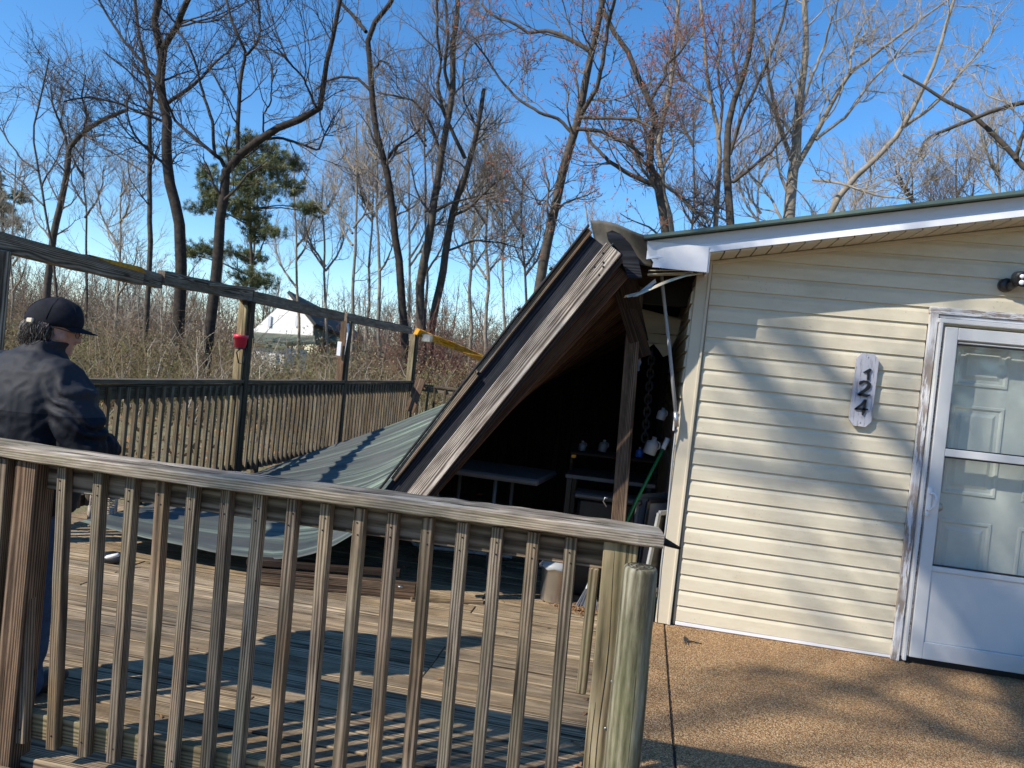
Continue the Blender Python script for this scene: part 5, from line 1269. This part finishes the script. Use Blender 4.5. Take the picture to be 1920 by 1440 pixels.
# a limbed tree standing off to the right of the first two: its limbs throw the slanting streaks on the wall, the door and the slab
def limb_tree():
    global RG
    RG = np.random.default_rng(88)
    T_ = 15.0
    def up_sun(p, t): return np.array(list(Vector(p) - SD*t))
    W = lambda x, y: at(x, y, YH)
    G_ = lambda x, y: atz(x, y, 0)
    streaks = [([W(1960, 1240), W(1860, 1120), W(1760, 1030), W(1650, 940), W(1540, 840), W(1430, 730), W(1340, 640)], .13, .06),
               ([W(1860, 1120), W(1800, 1000), W(1720, 850), W(1600, 740), W(1500, 650), W(1400, 560)], .085, .045),
               ([W(1650, 940), W(1560, 910), W(1440, 900), W(1330, 860)], .06, .03),
               ([G_(2100, 1500), G_(1920, 1420), G_(1780, 1370), G_(1660, 1310), G_(1520, 1270), G_(1400, 1250)], .055, .03),
               ([G_(2050, 1470), G_(1930, 1370), G_(1880, 1290), W(1850, 1180), W(1800, 1080)], .055, .035)]
    base = up_sun(G_(2100, 1500), T_)*1.0; base[0] += 3.5; base[1] -= 1.5; h = base[2]; base[2] = -.4
    Ps, Rs = [], []
    f = np.linspace(0, 1, 14)[:, None]; root = up_sun(G_(2100, 1500), T_); P_, R_ = resn(np.concatenate([base[None], base[None]*.6+root[None]*.4+np.array([[.3, 0, 0]]), root[None]]), [.26, .19, .14], 14); Ps.append(P_); Rs.append(R_)
    for pts, r0, r1 in streaks:
        Q = np.array([up_sun(p, T_) for p in pts]); 
        if r0 > .055: Q = np.concatenate([(root+np.array([.1, 0, -.4]))[None], Q])
        P_, R_ = resn(Q, np.linspace(r0, r1, len(Q)), 14); Ps.append(P_); Rs.append(R_)
    P0, R0 = np.stack(Ps), np.stack(Rs)
    P1, R1 = spawn(P0[1:], R0[1:], 8, 1.5, 45, 8, .15, .1, .16, .45, .014, .3); P2, R2 = spawn(P1, R1, 4, .7, 40, 5, .2, .1, .2, .5, .007, .5)
    o = thing('bare_tree', Vector(base), 'bare limbed tree standing behind the viewer, its limbs between the sun and the house', 'tree'); b = base
    link('trunk', npmesh('trunk', [tubes(P0[:1]-b, R0[:1], 12)]), 'bark_dark', o, T(Vector(base)))
    for k in range(1, len(P0)): link('limb', npmesh('limb', [tubes(P0[k:k+1]-b, R0[k:k+1], 8)]), 'bark_dark', o, T(Vector(base)))
    link('crown', npmesh('crown', [tubes(P1-b, R1, 5), tubes(P2-b, R2, 3)]), 'twig_dark', o, T(Vector(base)))
limb_tree()

# pines
def pine(px, y, pyb, pyt, clumps, label, seed, wpx=9):
    rr = np.random.default_rng(seed); o_b = at(px, pyb, y); o = thing('pine_tree', (o_b.x, y, -1.1), label, 'tree'); b = np.array(WM[o.name].translation)
    tr_ = np.array([[b[0], y, -1.1]]+[list(at(px+4*math.sin(i), pyb+(pyt-pyb)*i/5, y)) for i in range(6)]); P_, R_ = resn(tr_, np.linspace(wpx*y/F_PX/2, .04, 7), 16)
    link('trunk', npmesh('trunk', [tubes((P_-b)[None], R_[None], 8)]), 'bark_mid', o, T(Vector(b)))
    limbs, lr_, blades = [], [], {0: [], 1: []}
    for (cx, cy, rx, ry) in clumps:
        c = np.array(at(cx, cy, y)); c[1] += rr.uniform(-1.0, 1.0); k = int(np.argmin(np.abs(P_[:, 2]-(c[2]-.5)))); a = P_[k]
        mid_ = (a+c)/2+np.array([0, 0, .15]); Q, _ = resn(np.array([a, mid_, c]), [1, 1, 1], 7); limbs.append(Q); lr_.append(np.linspace(.05, .015, 7))
        sx, sz = rx*y/F_PX, ry*y/F_PX; nt = int(46*sx*sz*6)+9
        tc = c+np.clip(rr.normal(size=(nt, 3)), -1.7, 1.7)*np.array([sx*.72, sx*.6, sz*.75])
        for m_ in range(nt):
            li = 1 if (tc[m_, 2]-c[2] > .1*sz and rr.random() < .6) or rr.random() < .15 else 0
            nn_ = 46; d = nrmz(rr.normal(size=(nn_, 3))+np.array([0, 0, .5])); l = rr.uniform(.12, .26, (nn_, 1)); o2 = rr.normal(size=(nn_, 3))*.05
            A_ = tc[m_]+o2; B_ = A_+d*l; s_ = nrmz(np.cross(d, rr.normal(size=(nn_, 3))))*.011
            blades[li].append(np.stack([A_-s_, A_+s_, B_], 1))
    link('limb', npmesh('limb', [tubes(np.stack(limbs)-b, np.stack(lr_), 5)]), 'bark_mid', o, T(Vector(b)))
    for li, nm in ((0, 'pine_needle'), (1, 'pine_needle_light')):
        if not blades[li]: continue
        A_ = np.concatenate(blades[li]); V_ = A_.reshape(-1, 3)-b; F_ = np.arange(len(V_)).reshape(-1, 3)
        q = link('needles', npmesh('needles', [(V_, F_)], False), nm, o, T(Vector(b))); q['kind'] = 'stuff'
pine(468, 34, 640, 265, [(473, 268, 34, 14), (430, 290, 18, 12), (507, 290, 32, 16), (540, 300, 16, 12), (478, 318, 42, 16), (525, 322, 24, 12), (392, 332, 22, 16), (378, 358, 20, 14), (410, 375, 22, 12), (380, 388, 24, 10), (448, 350, 30, 16), (500, 360, 34, 14), (550, 352, 22, 12), (470, 385, 28, 14), (480, 415, 26, 16), (450, 400, 18, 10), (595, 396, 22, 9), (570, 390, 18, 8), (520, 440, 22, 9), (478, 440, 20, 12), (400, 470, 40, 12), (450, 475, 36, 12), (470, 520, 30, 14), (500, 530, 26, 10), (370, 480, 20, 10)],
     'green pine tree behind the forked bare tree left of centre', 1)
pine(5, 36, 640, 320, [(4, 335, 12, 12), (14, 362, 18, 12), (8, 385, 22, 14), (22, 395, 14, 8), (0, 412, 24, 12), (-20, 370, 20, 20)], 'dark pine cut off by the left edge of the picture', 2)
# ------------------------------------------------------------------ undergrowth
def brush(name, n, x0, x1, y0, y1, h, mat, seed, nb=2, rad=.008, lean=.35):
    global RG
    RG = np.random.default_rng(seed)
    x = RG.uniform(x0, x1, n); y = RG.uniform(y0, y1, n); kp = ~((x/y > -.58) & (x/y < -.40) & (y > 20) & (RG.random(n) < .9)); x, y = x[kp], y[kp]; n = len(x); g = -.5-.012*np.maximum(0, y-12)
    hh = h*RG.uniform(.45, 1.2, n); d = nrmz(np.stack([RG.normal(size=n)*lean, RG.normal(size=n)*lean, np.ones(n)], 1)); K_ = 6; Q = [np.stack([x, y, g], 1)]
    for k in range(K_-1):
        Q.append(Q[-1]+d*(hh/(K_-1))[:, None]); d = nrmz(d+RG.normal(size=d.shape)*.22-np.array([0, 0, .05]))
    Q = np.stack(Q, 1); rs = (rad*RG.uniform(.6, 1.6, n))[:, None]*np.linspace(1, .4, K_)[None]
    lst = [tubes(Q, rs, 3)]
    P1, R1 = spawn(Q, rs, nb, h*.42, 50, 5, .15, .05, .28, .7, rad*.55, .5); lst.append(tubes(P1, R1, 3))
    return tag(link(name, npmesh(name, lst), mat), kind='stuff')
brush('undergrowth', 4200, -26, 10, 15.5, 26, 2.1, 'brush_tan', 1, 6, .006, .5)
brush('undergrowth', 3600, -30, 12, 18, 32, 2.7, 'brush_brown', 2, 5, .009, .45)
brush('undergrowth', 1100, -22, 4, 15.5, 22, 1.8, 'brush_olive', 3, 5, .009, .6)
brush('thicket', 2200, -60, 40, 30, 60, 4.4, 'brush_brown', 4, 4, .018, .35)
brush('thicket', 1100, -60, 40, 34, 62, 6.2, 'twig_mid', 5, 5, .018, .3)
def saplings(name, n, x0, x1, y0, y1, h, mat, seed, rad):
    global RG
    RG = np.random.default_rng(seed); x = RG.uniform(x0, x1, n); y = RG.uniform(y0, y1, n); kp = ~((x/y > -.58) & (x/y < -.40) & (y < 46)); x, y = x[kp], y[kp]; n = len(x); g = -.9-.012*np.maximum(0, y-12); hh = h*RG.uniform(.55, 1.1, n)
    d = nrmz(np.stack([RG.normal(size=n)*.10, RG.normal(size=n)*.10, np.ones(n)], 1)); Q = [np.stack([x, y, g], 1)]
    for k in range(8): Q.append(Q[-1]+d*(hh/8)[:, None]); d = nrmz(d+RG.normal(size=d.shape)*.08+np.array([0, 0, .05]))
    Q = np.stack(Q, 1); rs = (rad*RG.uniform(.7, 1.5, n))[:, None]*np.linspace(1, .25, 9)[None]
    P1, R1 = spawn(Q, rs, 14, h*.22, 45, 5, .18, .15, .2, .45, .012, .4); P2, R2 = spawn(P1, R1, 5, h*.10, 45, 3, .2, .1, .2, .7, .010, .6)
    return tag(link(name, npmesh(name, [tubes(Q, rs, 5), tubes(P1, R1, 3), tubes(P2, R2, 3)]), mat), kind='stuff')
saplings('far_woods', 300, -95, 60, 58, 95, 10.5, 'twig_mid', 21, .10)
saplings('far_woods', 240, -80, 45, 44, 66, 7.5, 'brush_brown', 22, .07)
saplings('young_trees', 110, -32, 14, 26, 40, 5.5, 'twig_pale', 23, .04)
brush('far_thicket', 4200, -120, 75, 58, 105, 8.0, 'brush_brown', 8, 4, .035, .22)
brush('far_thicket', 3000, -90, 60, 46, 70, 5.2, 'twig_mid', 9, 4, .022, .25)
brush('cane_stems', 240, -14, 3, 14.6, 20, 2.2, 'twig_pale', 6, 2, .013, .35)
brush('vines', 220, -7.6, -5.6, 22.5, 24.5, 3.6, 'twig_red', 7, 6, .010, .3)
def leafmass(name, n, x0, x1, y0, y1, z1, mat, seed, s=.05):
    rr = np.random.default_rng(seed); ncl = n//60
    cx = rr.uniform(x0, x1, ncl); cy = rr.uniform(y0, y1, ncl); cz = -.6+rr.uniform(0, 1, ncl)**1.3*(z1+.6)-.01*np.maximum(0, cy-12)
    c = np.repeat(np.stack([cx, cy, cz], 1), 60, 0)+rr.normal(size=(ncl*60, 3))*np.array([.35, .3, .25])
    d = nrmz(rr.normal(size=c.shape)); e = nrmz(np.cross(d, rr.normal(size=c.shape))); l = s*rr.uniform(.5, 1.4, (len(c), 1))
    V_ = np.stack([c-d*l, c+e*l*.45, c+d*l, c-e*l*.45], 1).reshape(-1, 3)
    return tag(link(name, npmesh(name, [(V_, np.arange(len(V_)).reshape(-1, 4))], False), mat), kind='stuff')
leafmass('evergreen_scrub', 60000, -24, 8, 17, 30, 1.2, 'brush_olive', 11, .034)
leafmass('evergreen_scrub', 26000, -22, 6, 20, 34, 1.7, 'pine_needle', 12, .036)
leafmass('dead_leaves', 70000, -26, 10, 16, 32, 1.6, 'brush_tan', 13, .030)
leafmass('dead_leaves', 60000, -26, 10, 15, 32, 1.2, 'brush_brown', 14, .032)
leafmass('added_woods', 56000, -70, 60, -48, -30, 12, 'brush_olive', 16, .30)  # unseen leaf masses added behind the viewer to cut low sky light
leafmass('added_woods', 30000, 28, 60, -30, 30, 10, 'brush_olive', 17, .30)
leafmass('added_woods', 16000, -70, -42, -30, 0, 10, 'brush_brown', 18, .30)
leafmass('ground_leaves', 30000, -20, 6, 8, 24, -.45, 'leaf_dry', 15, .05)
